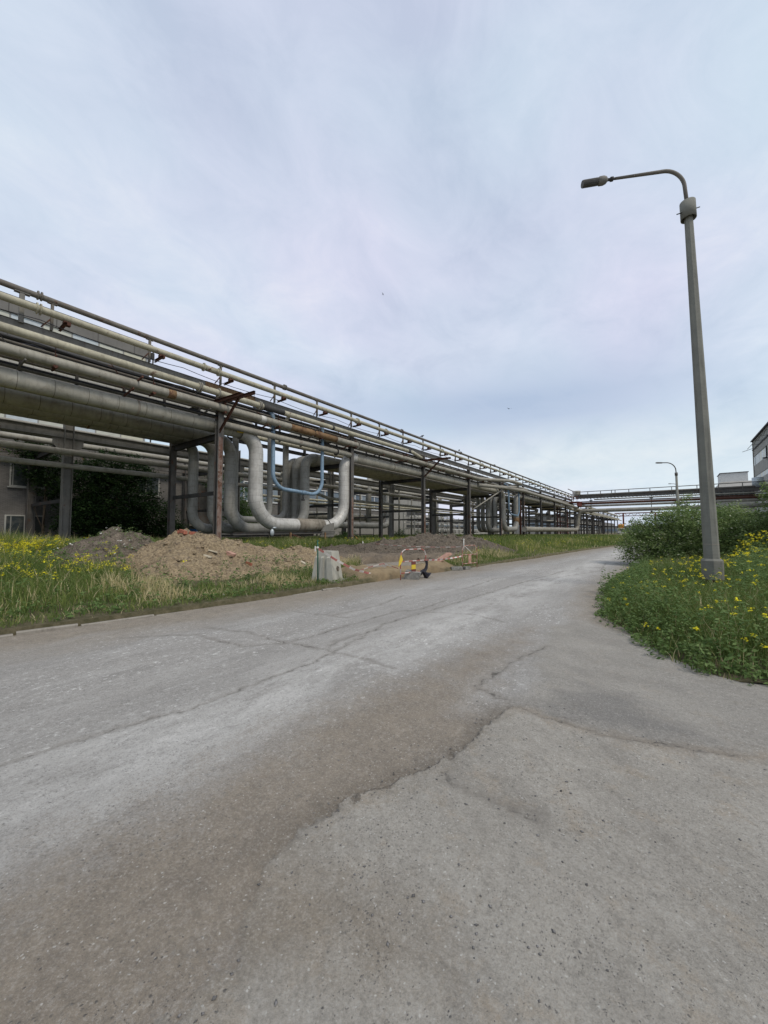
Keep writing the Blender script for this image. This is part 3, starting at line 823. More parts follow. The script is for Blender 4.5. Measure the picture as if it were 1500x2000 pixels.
f0 = make_frame('steel frame with rust-red front leg and long rusty cantilever arms beside the silver loop', 'trestle frames', 12.5)
rust_face(f0, 12.5, .2, 7.2); cantilever(f0, 12.5)
f1 = make_frame('steel frame at the right end of the silver loop, yellow tape tied to its leg', 'trestle frames', 24.5)
rust_face(f1, 24.5, .2, 4.4, .2)
f2 = make_frame('steel frame whose foot is hidden behind the dark soil mound, rusty knee brace on top', 'trestle frames', 36.5)
rust_face(f2, 36.5, .2, 3.4); cantilever(f2, 36.5)
f3 = make_frame('steel frame in grass just right of the dark soil mound, thin diagonal strut beside it', 'trestle frames', 48.5)
rust_face(f3, 48.5, .2, 2.6)
f4 = make_frame('steel frame before the grey vertical pipes, left of the farther blue loop', 'trestle frames', 60.5)
rust_face(f4, 60.5, .2, 3.6)
f5 = make_frame('steel frame with rusty double leg at the right end of the farther pipe loop', 'trestle frames', 72.5)
rust_face(f5, 72.5, .2, 7.0)
MB().ibeam((FX, 70.6, GZ), (FX, 70.6, 7.1), .3, .3, .025, .02, up=(1, 0, 0)).build('leg', M['rust'], f5)
fl = 'plain grey steel frame far down the pipe rack, one of those before the pipe bridge'
f6 = make_frame(fl, 'far trestle frames before the bridge', 84.5)
for dy in (12, 24):
    c = copy_tree(f6); c.location.y += dy
fl2 = 'small dark steel frame of the pipe rack beyond the pipe bridge'
f7 = make_frame(fl2, 'trestle frames beyond the bridge', 126)
for k in range(1, 9):
    c = copy_tree(f7); c.location.y += 13*k

# diagonal strut at frame 3
d = wthing('strut', 'thin pale diagonal strut slanting from the jogged pipe down to the rack', 'strut', (FX, 50, 3.2))
MB().cyl((FX+.25, 48.9, 4.4), (FX+2.2, 57.2, 8.2), .09, 10).build('tube', M['grey_pipe'], d)

# ----------------------------------------------------------------- pipes
def flange(mb, p, ax, r, n=1, gap=.12):
    p = Vector(p); ax = Vector(ax).normalized()
    for k in range(n):
        c = p + ax*(k*gap)
        mb.cyl(c - ax*.025, c + ax*.025, r*1.55, 14)
    return mb

def pipe(name, label, group, pts, rad, r, mat, seg=14, flanges=(), fm=None, step=6.0, cat='pipe'):
    path = subdiv(fillet(pts, rad), step)
    base = pts[0]
    t = wthing(name, label, cat, (base[0], base[1], base[2]), group)
    MB().tube(path, r, seg).build('run', mat, t)
    for p, ax, n in flanges:
        flange(MB(), p, ax, r, n).build('flange', fm or mat, t)
    return t

Y0, YE = -9, 117
GP = 'pipes along the main rack'
YA = (0, 1, 0)
# the four big insulated mains with their U-shaped expansion loops
def main_pipe(label, x, r, z, loops, mat, loopmat, rtop, rbot, yend, rl):
    t = wthing('insulated_pipe', label, 'pipe', (x, Y0, z), GP)
    cur = Y0
    for (a, b, zb, rt, rb) in loops:
        MB().tube(subdiv([Vector((x, cur, z)), Vector((x, a-rt-.02, z))], 6), r, 20).build('run', mat, t)
        path = fillet([(x, a-rt-.02, z), (x, a, z), (x, a, zb), (x, b, zb), (x, b, z), (x, b+rt+.02, z)], [rt, rb, rb, rt], 12)
        MB().tube(path, rl, 24).build('expansion_loop', loopmat if a < 40 else M['loop_dull'], t)
        cur = b+rt+.02
    MB().tube(subdiv([Vector((x, cur, z)), Vector((x, yend, z))], 6), r, 20).build('run', mat, t)
    rg = random.Random(int(-x*10))
    for k in range(9):
        q = -6 + k*rg.uniform(5.5, 7.5)
        if loops[0][0]-1.5 < q < loops[0][1]+1.5 or loops[1][0]-1.5 < q < loops[1][1]+1.5: continue
        wd = rg.choice((.06, .08, .1))
        MB().tube([(x, q, z), (x, q+wd, z)], r+.012, 20).build('strap', rg.choice((M['brown_patch'], M['rusty_pipe'], M['grey_pipe'], M['grey_pipe'])), t)
    return t
m1 = main_pipe('thick insulated pipe with the big bright silver U-shaped loop nearest the road', -22.3, .41, 7.97,
          [(15.45, 24.2, 1.98, 1.25, 1.95), (63.0, 70.0, 1.9, 1.2, 1.7)], M['big_pipe'], M['loop_clad'], 1.2, 1.9, YE, .47)
main_pipe('insulated pipe whose dull loop bends down just right of the rust-red leg', -24.8, .42, 7.88,
          [(15.1, 22.0, 1.7, 1.05, 1.7), (62.8, 69.5, 1.7, 1.0, 1.3)], M['big_pipe'], M['loop_dull'], 1, 1.5, YE, .40)
main_pipe('insulated pipe with its grey loop partly hidden behind the rust-red leg', -26.05, .39, 7.85,
          [(14.55, 22.1, 1.7, 1.0, 1.3), (63.6, 69.6, 1.7, 1.0, 1.2)], M['big_pipe'], M['loop_dull'], 1, 1.5, YE, .37)
main_pipe('insulated pipe at the back of the four mains, loop showing between the others', -27.0, .31, 7.78,
          [(13.6, 22.0, 1.7, .9, 1.2), (63.9, 69.7, 1.7, .9, 1.2)], M['big_pipe'], M['loop_dull'], 1, 1.5, YE, .33)
x = -22.3
MB().tube([(x, 19.0, 1.98), (x, 21.6, 1.98)], .50, 24).build('stained_wrap', M['brown_patch'], m1)
MB().tube([(x, 22.05, 1.98), (x, 22.1, 1.98)], .515, 24).build('band', M['steel_dk'], m1)
MB().tube([(x, 70.0, 2.9), (x, 70.0, 4.0)], .505, 20).build('rusted_wrap', M['rusty_pipe'], m1)
mb = MB()
mb.add([(-21.85,21.3,1.95),(-21.85,22.4,2.2),(-21.85,22.4,1.1),(-21.85,20.9,1.1),(-21.7,21.3,1.95),(-21.7,22.4,2.2),(-21.7,22.4,1.1),(-21.7,20.9,1.1)], [(3,2,1,0),(4,5,6,7),(0,1,5,4),(1,2,6,5),(2,3,7,6),(3,0,4,7)])
mb.build('hanging_sheet', M['loop_clad'], m1)
for y, z, lab in ((13.95, 8.1, 'a'), ):
    s_ = MB(); s_.span((-21.86, y-.22, z-.3), (-21.845, y+.22, z+.16)); sg = s_.build('warning_sign', M['yellow_sign'], m1)
    k = MB(); k.add([(-21.838, y-.15, z-.12), (-21.838, y+.15, z-.12), (-21.838, y, z+.12), (-21.838, y-.09, z-.085), (-21.838, y+.09, z-.085), (-21.838, y, z+.06)], [(0,1,4,3),(1,2,5,4),(2,0,3,5)])
    k.build('triangle_symbol', M['black_mark'], sg)
    k = MB(); k.span((-21.842, y-.13, z-.24), (-21.838, y+.13, z-.19)); k.build('text_line', M['black_mark'], sg)
pipe('bypass_pipe', 'straight grey pipe running above the gap of the big silver loop', GP, [(-21.72, 12.75, 8.05), (-21.72, 24.3, 8.0)], 0, .2, M['grey_pipe'], 14,
     [((-21.72, 22.6, 8.0), YA, 1)], M['steel_dk'])

# upper pipes on the road side
p4 = pipe('long_pipe', 'grey pipe with an orange rusted stretch, running just above the big mains', GP,
     [(-21.45, Y0, 8.93), (-21.45, 51.5, 8.93), (-18.6, 56.5, 8.93), (-18.6, 61, 8.93), (-21.45, 64, 8.93), (-21.45, YE, 8.93)], [1.2, 1.0, 1.0, 1.2], .23, M['grey_pipe'], 16,
     [((-21.45, 24.9, 8.93), YA, 1), ((-21.45, 2.2, 8.93), YA, 1)], M['grey_pipe'])
MB().tube([(-21.45, 17.6, 8.93), (-21.45, 19.4, 8.93), (-21.45, 19.45, 8.93), (-21.45, 22.3, 8.93)], [.233, .24, .248, .235], 16).build('rusted_stretch', M['rusty_pipe'], p4)
MB().tube([(-21.45, 9.3, 8.93), (-21.45, 9.7, 8.93)], .236, 16).build('rust_band', M['rusty_pipe'], p4)
MB().tube([(-21.45, 15.1, 8.93), (-21.45, 15.5, 8.93)], .238, 16).build('white_band', M['paper'], p4)
p3 = pipe('long_pipe', 'yellowish pipe directly under the upper girder with a dark coupling above the blue loop', GP,
     [(-21.3, Y0, 9.72), (-21.3, 33.5, 9.72), (-22.5, 39, 9.55), (-22.5, YE, 9.55)], [1, 1], .185, M['pale_pipe'], 14,
     [((-21.3, 10.9, 9.72), YA, 2), ((-21.3, 12.1, 9.72), YA, 1), ((-21.3, 14.9, 9.72), YA, 2)], M['grey_pipe'])
MB().tube([(-21.3, 15.2, 9.72), (-21.3, 16.9, 9.72)], .19, 14).build('dark_coupling', M['steel_dk'], p3)
MB().tube([(-21.3, 21.6, 9.72), (-21.3, 21.8, 9.72)], .195, 14).build('dark_band', M['steel_dk'], p3)
MB().tube([(-21.3, 32.6, 9.72), (-21.32, 33.4, 9.72)], .195, 14).build('dark_coupling', M['steel_dk'], p3)
p2 = pipe('long_pipe', 'pale yellowish pipe carried on small brackets below the top rail', GP, [(-21.35, Y0, 10.99), (-21.35, YE, 10.96)], 0, .155, M['pale_pipe'], 14,
     [((-21.35, y, 10.99), YA, n) for y, n in ((3.9, 2), (11.2, 1), (12.1, 1), (24.7, 2), (28.9, 1), (40, 2), (52, 2), (64, 2), (76, 1), (88, 2))], M['pale_pipe'])
MB().tube([(-21.35, 11.3, 10.99), (-21.35, 12.0, 10.99)], .17, 14).build('coupling', M['pale_pipe'], p2)
rail = pipe('top_rail_pipe', 'thin rust-stained pipe forming the top rail of the rack', GP, [(-21.8, Y0, 11.76), (-21.8, 118.5, 11.72)], 0, .125, M['rail'], 12,
     [((-21.8, y, 11.78), YA, 2) for y in (4.0, 17.3, 32.2, 46, 58, 83)], M['rail'])
# girder with its uprights and pipe brackets
g = wthing('rack_girder', 'long grey girder with short uprights holding the top rail and the pale pipe', 'girder', (FX, Y0, 10.4))
MB().ibeam((FX-.12, Y0, 10.17), (FX-.12, 117.5, 10.15), .18, .50, .02, .1).build('beam', M['steel_lt'], g)
MB().ibeam((FX-.12, 11.6, 10.17), (FX-.12, 15.0, 10.17), .19, .51, .02, .12).build('rusted_length', M['rusty_pipe'], g)
y = .5; k = 0
while y < 117:
    u = MB(); u.channel((FX, y-.05, 10.42), (FX, y-.05, 11.64), .1, .12, .015, up=(1, 0, 0)); u.box((FX, y, 11.63), (.16, .34, .02)); u.build('upright', M['rail'], g)
    b = MB(); b.channel((FX-.1, y+.35, 10.6), (FX+.85, y+.35, 10.6), .1, .12, .012)
    b.box((FX+.45, y+.42, 10.75), (.22, .26, .16)); b.bar((FX, y-.35, 10.44), (FX, y-.05, 10.9), .05, .05, (1, 0, 0)); b.build('bracket', M['rust'], g)
    y += 4; k += 1
u = MB(); u.box((FX, 3.5, 10.98), (.16, .16, 1.3)); u.box((FX, 3.5, 11.62), (.2, .5, .03)); u.build('upright', M['steel_lt'], g)

# inner and rear pipes filling the rack
def simple(label, pts, r, mat='grey_pipe', rad=1.0, nm='long_pipe', grp=GP): return pipe(nm, label, grp, pts, rad, r, M[mat], 12)
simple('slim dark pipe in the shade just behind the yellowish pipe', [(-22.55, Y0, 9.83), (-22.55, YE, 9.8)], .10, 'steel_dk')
simple('brown inner pipe resting on the upper beams behind the girder', [(-23.6, Y0, 9.86), (-23.6, YE, 9.86)], .17, 'brown_patch')
simple('grey inner pipe on the upper beams with a tall drop beside the blue loop', [(-25.0, Y0, 9.9), (-25.0, 15.6, 9.9), (-25.0, 15.6, 2.4), (-25.0, 18.6, 2.4), (-25., 18.6, 9.9), (-25, YE, 9.9)], .22, 'loop_dull', .8)
simple('grey pipe on the upper beams with two tall drops behind the grey loops', [(-26.6, Y0, 10.0), (-26.6, 18.4, 10.0), (-26.6, 18.4, 2.6), (-26.6, 21.4, 2.6), (-26.6, 21.4, 10.0), (-26.6, YE, 10.0)], .26, 'loop_dull', .9)
simple('thin pipe low between the mains and the grey pipe above them', [(-22.9, Y0, 8.72), (-22.9, YE, 8.72)], .07, 'steel_lt')
simple('small pale pipe just behind the grey pipe with the rusted stretch', [(-22.15, Y0, 8.95), (-22.15, YE, 8.95)], .09, 'pale_pipe')
simple('medium grey pipe above the second main', [(-23.9, Y0, 8.78), (-23.9, YE, 8.78)], .15)
simple('medium pale pipe above the rearmost main', [(-26.2, Y0, 8.95), (-26.2, YE, 8.95)], .17, 'pale_pipe')
simple('pale branch pipe ending in a bend under the yellowish pipe, right of the blue loop', [(-22.2, 17.8, 9.45), (-22.2, 18.3, 10.25), (-22.2, 21.3, 10.15), (-21.95, 21.35, 9.5)], .13, 'pale_pipe', .25)
j = simple('grey pipe that swings out towards the road and runs on to the red tower', [(-21.3, 50.5, 7.95), (-19.4, 56.0, 7.95), (-18.6, 62, 7.95), (-19.6, 112, 7.75)], .26, 'grey_pipe', [1.5, 1.2])
simple('pale pipe crossing sideways above the farther loop', [(-26, 58, 8.5), (-22, 59, 8.55), (-19.2, 61.5, 8.5), (-19.2, 66, 8.5), (-22, 70, 8.5)], .2, 'grey_pipe', 1.0)
for x, z, r, mt, lb in ((-21.95, 8.52, .05, 'cable', 'thin dark conduit clipped along the top of the nearest main'), (-22.1, 9.5, .06, 'rail', 'thin rusty conduit under the girder'), (-24.4, 9.6, .12, 'pale_pipe', 'small pale pipe deep inside the rack'), (-27.3, 9.4, .14, 'grey_pipe', 'small grey pipe at the back of the rack'), (-22.0, 7.42, .07, 'rail', 'thin rusty pipe hung below the nearest main')):
    simple(lb, [(x, Y0, z), (x, 12.6, z), (x, YE, z)] if z > 8 else [(x, 25, z), (x, 60, z)], r, mt)
# girders along the rack
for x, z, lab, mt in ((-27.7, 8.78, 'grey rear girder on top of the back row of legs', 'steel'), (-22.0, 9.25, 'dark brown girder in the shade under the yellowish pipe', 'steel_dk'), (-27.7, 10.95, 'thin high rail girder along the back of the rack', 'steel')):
    gg = wthing('rear_girder', lab, 'girder', (x, Y0, z))
    MB().ibeam((x, Y0, z), (x, YE, z), .16, .30 if z < 10 else .14, .02, .02).build('beam', M[mt], gg)
    if x == -27.7 and z > 10:
        for q in range(0, 30):
            MB().bar((x, .6+4*q, 8.9), (x, .6+4*q, 10.9), .09, .09, (1, 0, 0)).build('post', M['steel'], gg)
gg = wthing('rear_girder', 'brown girder on short stub posts between the mains and the pipe above', 'girder', (-23.3, Y0, 9.2))
MB().ibeam((-23.3, Y0, 9.28), (-23.3, YE, 9.28), .14, .2, .02, .02).build('beam', M['steel'], gg)
for q in range(60):
    MB().bar((-23.3, -8.5+2.05*q, 8.2), (-23.3, -8.5+2.05*q, 9.18), .12, .12, (1, 0, 0)).build('stub_post', M['steel'], gg)
# walkway grating between
gw = wthing('walkway', 'narrow steel grating walkway inside the rack seen from below', 'walkway', (-25.8, Y0, 9.3))
m_ = MB()
for q in range(0, 252):
    yq = Y0 + q*.5
    if yq < YE: m_.bar((-26.1, yq, 9.42), (-25.3, yq, 9.42), .03, .06)
m_.bar((-26.1, Y0, 9.4), (-26.1, YE, 9.4), .06, .12); m_.bar((-25.3, Y0, 9.4), (-25.3, YE, 9.4), .06, .12)
m_.build('grating', M['steel_dk'], gw)
# sagging cables
for x, z, sag, lab in ((-21.15, 9.42, .12, 'thin loose wire looping just outside the yellowish pipe'), (-21.25, 10.5, .16, 'thin loose wire hanging below the bracketed pale pipe'), (-22.15, 9.62, .35, 'thick black cable sagging under the yellowish pipe'), (-22.3, 9.66, .22, 'thinner black cable hanging beside the thick one')):
    pts = []
    for q in range(0, 17):
        for s_ in range(8):
            u_ = s_/8; yy_ = -8 + q*6 + u_*6
            if yy_ < 52: pts.append((x, yy_, z - sag*4*u_*(1-u_)))
    pipe('cable', lab, 'cables under the pipes', pts, 0, (.06 if sag > .3 else .035 if sag > .2 else .018), M['cable'], 8, cat='cable', step=99)
# hangers and shoes that carry the pipes on each frame
for y in [12.5+12*k for k in range(9)]:
    pass
hs = wthing('pipe_hangers', 'short rusty hangers and shoes between the pipes and beams of the rack', 'hangers', (FX, 12.5, 9))
for y in [.5+4*k for k in range(29)]:
    m_ = MB(); m_.bar((-21.45, y+.1, 9.1), (-21.45, y+.1, 9.86), .03, .03, (1, 0, 0)); m_.bar((-22.05, y+.1, 9.18), (-21.3, y+.1, 9.18), .06, .08); m_.box((-21.45, y+.1, 8.72), (.3, .16, .1)); m_.bar((-21.9, y+.1, 8.66), (-21.3, y+.1, 8.66), .07, .07)
    m_.build('hanger', M['rust'], hs)

rd_ = wthing('brace_rods', 'thin rusty rods and short struts bracing the pipes along the road side of the rack', 'braces', (FX, 2, 9))
for k in range(27):
    y = 2.6+4*k
    mt = M['rust' if k % 2 else 'steel']
    MB().bar((-21.75, y, 9.95), (-21.5, y+.5, 9.1), .035, .035).build('rod', mt, rd_)
    MB().bar((-22.1, y+.9, 8.4), (-21.2, y+1.0, 8.62), .06, .08).build('strut', mt, rd_)
    if k % 3 == 1: MB().bar((-21.9, y+1.2, 9.0), (-20.7, y+1.2, 9.15), .07, .09).build('strut', mt, rd_)
# blue U pipes
def blue(label, y0, y1, zb, ztop, x):
    t = wthing('blue_pipe', label, 'pipe', (x, y0, zb), 'blue U-shaped pipes')
    path = fillet([(x-.9, y0-1.1, ztop), (x-.1, y0, ztop), (x, y0, zb+.15), (x, y1, zb-.1), (x, y1, ztop-.2), (x-.5, y1+.3, ztop)], [.7, 1.1, 1.1, .4, ], 10)
    MB().tube(path, .135, 14).build('run', M['blue_pipe'], t)
    m = (y0+y1)/2 + .4
    MB().tube([(x, m-.18, zb), (x, m+.18, zb)], .165, 14).build('collar', M['blue_pipe'], t)
    k = MB(); k.cyl((x, m, zb-.1), (x, m, zb-.5), .05, 8); k.box((x, m, zb-.55), (.14, .22, .12)); k.build('drain_valve', M['steel_dk'], t)
    return t
blue('light blue U-shaped pipe hanging above the big silver loop', 16.6, 21.25, 4.4, 10.05, -21.95)
blue('blue U-shaped pipe at the farther loop, beyond the tan and dark heaps', 63.8, 69.0, 4.3, 9.4, -21.5)

# stand that carries the low part of the big loop
st = wthing('loop_stand', 'low rusty steel stand under the big silver pipe loop', 'stand', (-22.3, 18.5, .25))
for y in (17.9, 21.3):
    MB().channel((-21.7, y, .2), (-21.7, y, 1.42), .12, .14, .015, up=(1, 0, 0)).build('leg', M['rusty_pipe'], st)
    MB().channel((-24.2, y, .2), (-24.2, y, 1.25), .12, .14, .015, up=(1, 0, 0)).build('leg', M['steel_dk'], st)
MB().channel((-21.75, 13.5, 1.36), (-21.75, 22.5, 1.42), .1, .18, .015).build('beam', M['steel'], st)
MB().channel((-24.2, 13.5, 1.2), (-24.2, 22.5, 1.2), .1, .18, .015).build('beam', M['steel_dk'], st)
MB().bar((-21.7, 21.2, .3), (-21.7, 18.1, 1.3), .07, .07).build('brace', M['rust'], st)
bg_ = wthing('plastic_bag', 'crumpled pale plastic bag caught on the loop stand', 'bag', (-21.6, 16.4, 1.25))
mb = MB(); mb.ball((-21.58, 16.3, 1.42), .2, 9, 6, (.6, .8, 1.3)); mb.ball((-21.58, 16.5, 1.75), .1, 8, 5, (.7, 1.6, .7)); mb.build('bag_body', M['zinc'], bg_)

# ----------------------------------------------------------------- second, lower rack behind
G2 = 'legs frames of the lower rack behind'
def low_frame(label, y, group, x0=-29, x1=-37.35, h=8.3, mat='steel_lt'):
    t = wthing('low_trestle', label, 'trestle', (x0, y, GZ), group)
    m_ = MB(); m_.ibeam((x0, y, GZ), (x0, y, h), .46, .46, .03, .025, up=(0, 1, 0)); m_.box((x0, y, GZ+.04), (.7, .7, .08)); m_.build('leg', M[mat], t)
    m_ = MB(); m_.ibeam((x1, y, GZ), (x1, y, h), .46, .46, .03, .025, up=(0, 1, 0)); m_.build('leg', M['steel'], t)
    MB().ibeam((x0-.25, y, 6.85), (x1+.25, y, 6.85), .24, .4).build('crossbeam', M['steel_dk'], t)

    for s_ in (-1, 1):
        m_ = MB(); m_.add([(x0-.02, y+s_*.22, 6.0), (x0+.02, y+s_*.22, 6.0), (x0+.02, y+s_*.22, 7.1), (x0-.02, y+s_*.22, 7.1), (x0-.02, y+s_*.75, 7.1), (x0+.02, y+s_*.75, 7.1), (x0-.02, y+s_*.75, 6.75), (x0+.02, y+s_*.75, 6.75)],
            [(0,1,2,3),(2,5,4,3),(4,5,7,6),(0,6,7,1),(0,3,4,6),(1,7,5,2)]); m_.build('gusset', M[mat], t)
    MB().channel((x0, y, 3.4), (x1, y, 3.4), .12, .22).build('tie_beam', M['steel_dk'], t)
    return t
l0 = low_frame('tall grey front leg frame beside the left soil heap, with gusset plates', 7.0, 'lower rack frames')
lab = 'grey frame of the lower rack standing behind the main pipe rack'
l1 = low_frame(lab, 18.2, 'lower rack frames behind the main rack')
for k in (1, 2, 3, 4, 5, 6, 7, 8):
    c = copy_tree(l1); c.location.y += 11.15*k
gg = wthing('low_rack_girder', 'long grey girder of the lower rack carried on gusset plates', 'girder', (-29, -9, 7.2))
MB().ibeam((-29, -9, 7.36), (-29, 110, 7.36), .22, .52, .03, .02).build('beam', M['steel_lt'], gg)
MB().ibeam((-37.35, -9, 7.3), (-37.35, 110, 7.3), .22, .45, .03, .02).build('beam', M['steel'], gg)
GL = 'pipes along the lower rack'
simple('upper of the two slim grey pipes crossing the brick wall at the left', [(-28.6, -9, 6.22), (-28.6, 108, 6.22)], .19, 'grey_pipe', grp=GL)
simple('lower of the two slim grey pipes crossing the brick wall at the left', [(-28.9, -9, 5.42), (-28.9, 27, 5.42), (-28.9, 29, 5.0), (-28.9, 108, 5.0)], .165, 'grey_pipe', grp=GL)
simple('thick pale pipe running low along the building with the window strip', [(-36, 31, 3.55), (-36, 48.2, 3.55), (-36, 48.2, 8.6)], .5, 'grey_pipe', 1.2, grp=GL)
simple('dark grey pipe lying below the thick pale one and turning up at its end', [(-34.6, 27, 2.35), (-34.6, 47.6, 2.35), (-34.6, 47.6, 8.6)], .42, 'loop_dull', 1.3, grp=GL)
simple('grey vertical pipe behind the frame left of the plastered wall', [(-35, 43.2, 2.6), (-35, 43.2, 9.4), (-35, 60, 9.4)], .4, 'loop_dull', .9, grp=GL)
for i, (x, z, r, lb) in enumerate(((-30.5, 7.85, .2, 'grey pipe lying on the crossbeams of the lower rack, front'), (-32.5, 7.9, .28, 'thicker grey pipe lying in the middle of the lower rack'), (-35, 7.85, .22, 'dull pipe lying at the back of the lower rack'), (-31.5, 4.6, .16, 'slim pale pipe hung under the lower rack at window height'), (-33.5, 5.2, .13, 'thin pale pipe hung under the lower rack behind the slim one'))):
    simple(lb, [(x, -9, z), (x, 108, z)] if z > 7 else [(x, 24, z), (x, 108, z)], r, ['grey_pipe', 'loop_dull', 'grey_pipe', 'pale_pipe', 'pale_pipe'][i], grp=GL)
lab = 'thin grey vertical drop pipe in the clutter behind the main rack'
dpz = pipe('drop_pipe', lab, 'thin drop pipes behind the rack', [(-31.2, 24.6, .3), (-31.2, 24.6, 7.6), (-31.2, 26, 7.6)], .4, .11, M['grey_pipe'], 10)
rg = random.Random(77)
for k in range(16):
    c = copy_tree(dpz); c.location.x += rg.uniform(-5, 1.2); c.location.y += 3 + 4.6*k + rg.uniform(-1, 1); c.rotation_euler.z = rg.choice((0, math.pi))
fr = wthing('guard_rail', 'small black pipe guard rail in front of the plastered wall', 'railing', (-33.5, 39.5, .2))
m_ = MB()
for y in (36.5, 39.5, 42.5): m_.cyl((-33.5, y, .2), (-33.5, y, 2.0), .05, 8)
for z in (1.1, 1.95): m_.cyl((-33.5, 36.5, z), (-33.5, 42.5, z), .045, 8)
m_.build('bars', M['steel_dk'], fr)

# ----------------------------------------------------------------- bridge across the road
BY = 116
bt = wthing('pipe_bridge', 'long steel pipe bridge with a handrail crossing high over the road', 'bridge', (-21, BY, 0))
MB().ibeam((-20.5, BY-1.2, 10.75), (18, BY-1.2, 10.75), .3, .75, .05, .1).build('girder', M['steel'], bt)
MB().ibeam((-20.5, BY+1.2, 10.75), (18, BY+1.2, 10.75), .3, .5, .05, .1).build('girder', M['steel'], bt)
m_ = MB()
q = -20.4
while q < 18: m_.bar((q, BY-1.2, 10.45), (q, BY+1.2, 10.45), .12, .1); m_.bar((q, BY-1.2, 10.5), (q+.55, BY-1.2, 10.1), .06, .06, (0, 1, 0)); q += .8
m_.build('lattice', M['steel_dk'], bt)
m_ = MB(); m_.cyl((-20.5, BY-1.25, 12.15), (18, BY-1.25, 12.3), .09, 8); m_.build('handrail', M['rail'], bt)
xs = [-19.5, -17.5, -14.5, -12, -11.2, -8.2, -3.8, .5, 1.3, 5.2, 9, 13, 16.5]
for q in xs: MB().bar((q, BY-1.25, 10.9), (q, BY-1.25, 12.2), .15, .15, (1, 0, 0)).build('rail_post', M['rail'], bt)
for q in (-16.8, -3.6, 8.5):
    m_ = MB(); m_.bar((q, BY-1.2, 10.4), (q, BY-1.2, 6.5), .14, .14, (1, 0, 0)); m_.box((q, BY-1.2, 9.75), (.7, .5, .2)); m_.box((q, BY-1.2, 6.4), (.5, .4, .25)); m_.build('hanger', M['steel_dk'], bt)
BG = 'pipes on the bridge'
simple('thin grey pipe slung right under the bridge lattice', [(-16, BY-1.4, 9.95), (17.5, BY-1.4, 9.98)], .16, 'grey_pipe', grp=BG)
simple('dark red-brown pipe in the middle of the bridge', [(-20, BY-1.3, 8.95), (17.5, BY-1.3, 8.95)], .3, 'rust', grp=BG)
simple('slim dark pipe between the thin grey and the red-brown pipe of the bridge', [(-20, BY-1.1, 9.45), (17.5, BY-1.1, 9.45)], .14, 'rust', grp=BG)
simple('rusty pipe lying on top of the bridge deck behind the handrail', [(-20, BY-.6, 11.3), (17.5, BY-.6, 11.35)], .24, 'rail', grp=BG)
simple('dull brown pipe just under the red-brown pipe of the bridge', [(-20, BY-1.3, 8.3), (17.5, BY-1.3, 8.3)], .26, 'grey_pipe', grp=BG)
simple('thick pale bottom pipe of the bridge that bends down beside the red tower', [(17.5, BY-1.6, 7.15), (-19.6, BY-1.6, 7.0), (-20.2, BY-1.8, 1.95), (-20.9, 70, 1.9)], .48, 'grey_pipe', [1.6, 1.2], grp=BG)
tk = wthing('tank', 'small white cylindrical tank on the bridge near the factory', 'tank', (15.6, BY, 11))
m_ = MB(); m_.cyl((15.6, BY, 11.0), (15.6, BY, 13.3), .95, 16); m_.build('drum', M['zinc'], tk)
tk = wthing('tank', 'pale round tank standing on the corner where rack and bridge meet', 'tank', (-20.3, BY, 10.9))
m_ = MB(); m_.cyl((-20.3, BY, 10.9), (-20.3, BY, 12.6), .85, 16); m_.build('drum', M['grey_pipe'], tk)
# red stair tower at the junction
tw = wthing('stair_tower', 'rusty red steel access tower at the corner of rack and bridge', 'tower', (-23.3, 112, 0))
for dx in (0, 2.0):
    for dy in (0, 2.4):
        MB().bar((-24.3+dx, 111+dy, .2), (-24.3+dx, 111+dy, 9.2), .16, .16, (1, 0, 0)).build('post', M['red_steel'], tw)
m_ = MB()
for z in np.arange(1.2, 9.3, 1.0):
    for a, b in (((-24.3, 111), (-22.3, 111)), ((-22.3, 111), (-22.3, 113.4)), ((-24.3, 113.4), (-22.3, 113.4))):
        m_.bar((a[0], a[1], z), (b[0], b[1], z), .08, .1)
for z in np.arange(1.2, 8.3, 2.0):
    m_.bar((-22.3, 111, z), (-22.3, 113.4, z+2), .07, .07)
m_.build('bracing', M['red_steel'], tw)
m_ = MB(); m_.box((-21.6, 112.5, 9.2), (5.5, 4.5, .25)); m_.box((-19.2, 112.5, 8.6), (.5, 4.4, .9)); m_.build('platform', M['red_steel'], tw)
m_ = MB()
for q in np.arange(-23.9, -18.9, .9): m_.cyl((q, 110.4, 9.3), (q, 110.4, 10.6), .04, 6)
for z in (9.95, 10.55): m_.cyl((-23.9, 110.4, z), (-19, 110.4, z), .04, 6)
m_.build('railing', M['red_steel'], tw)
dp = wthing('derrick_post', 'dark post ending the top rail at the rack corner', 'post', (-21.8, 118.6, 10))
m_ = MB(); m_.bar((-21.8, 118.6, 10.2), (-21.8, 118.6, 13), .22, .22, (1, 0, 0)); m_.bar((-21.8, 112, 12.9), (-21.8, 118.6, 12.8), .14, .14); m_.build('post_body', M['rust'], dp)
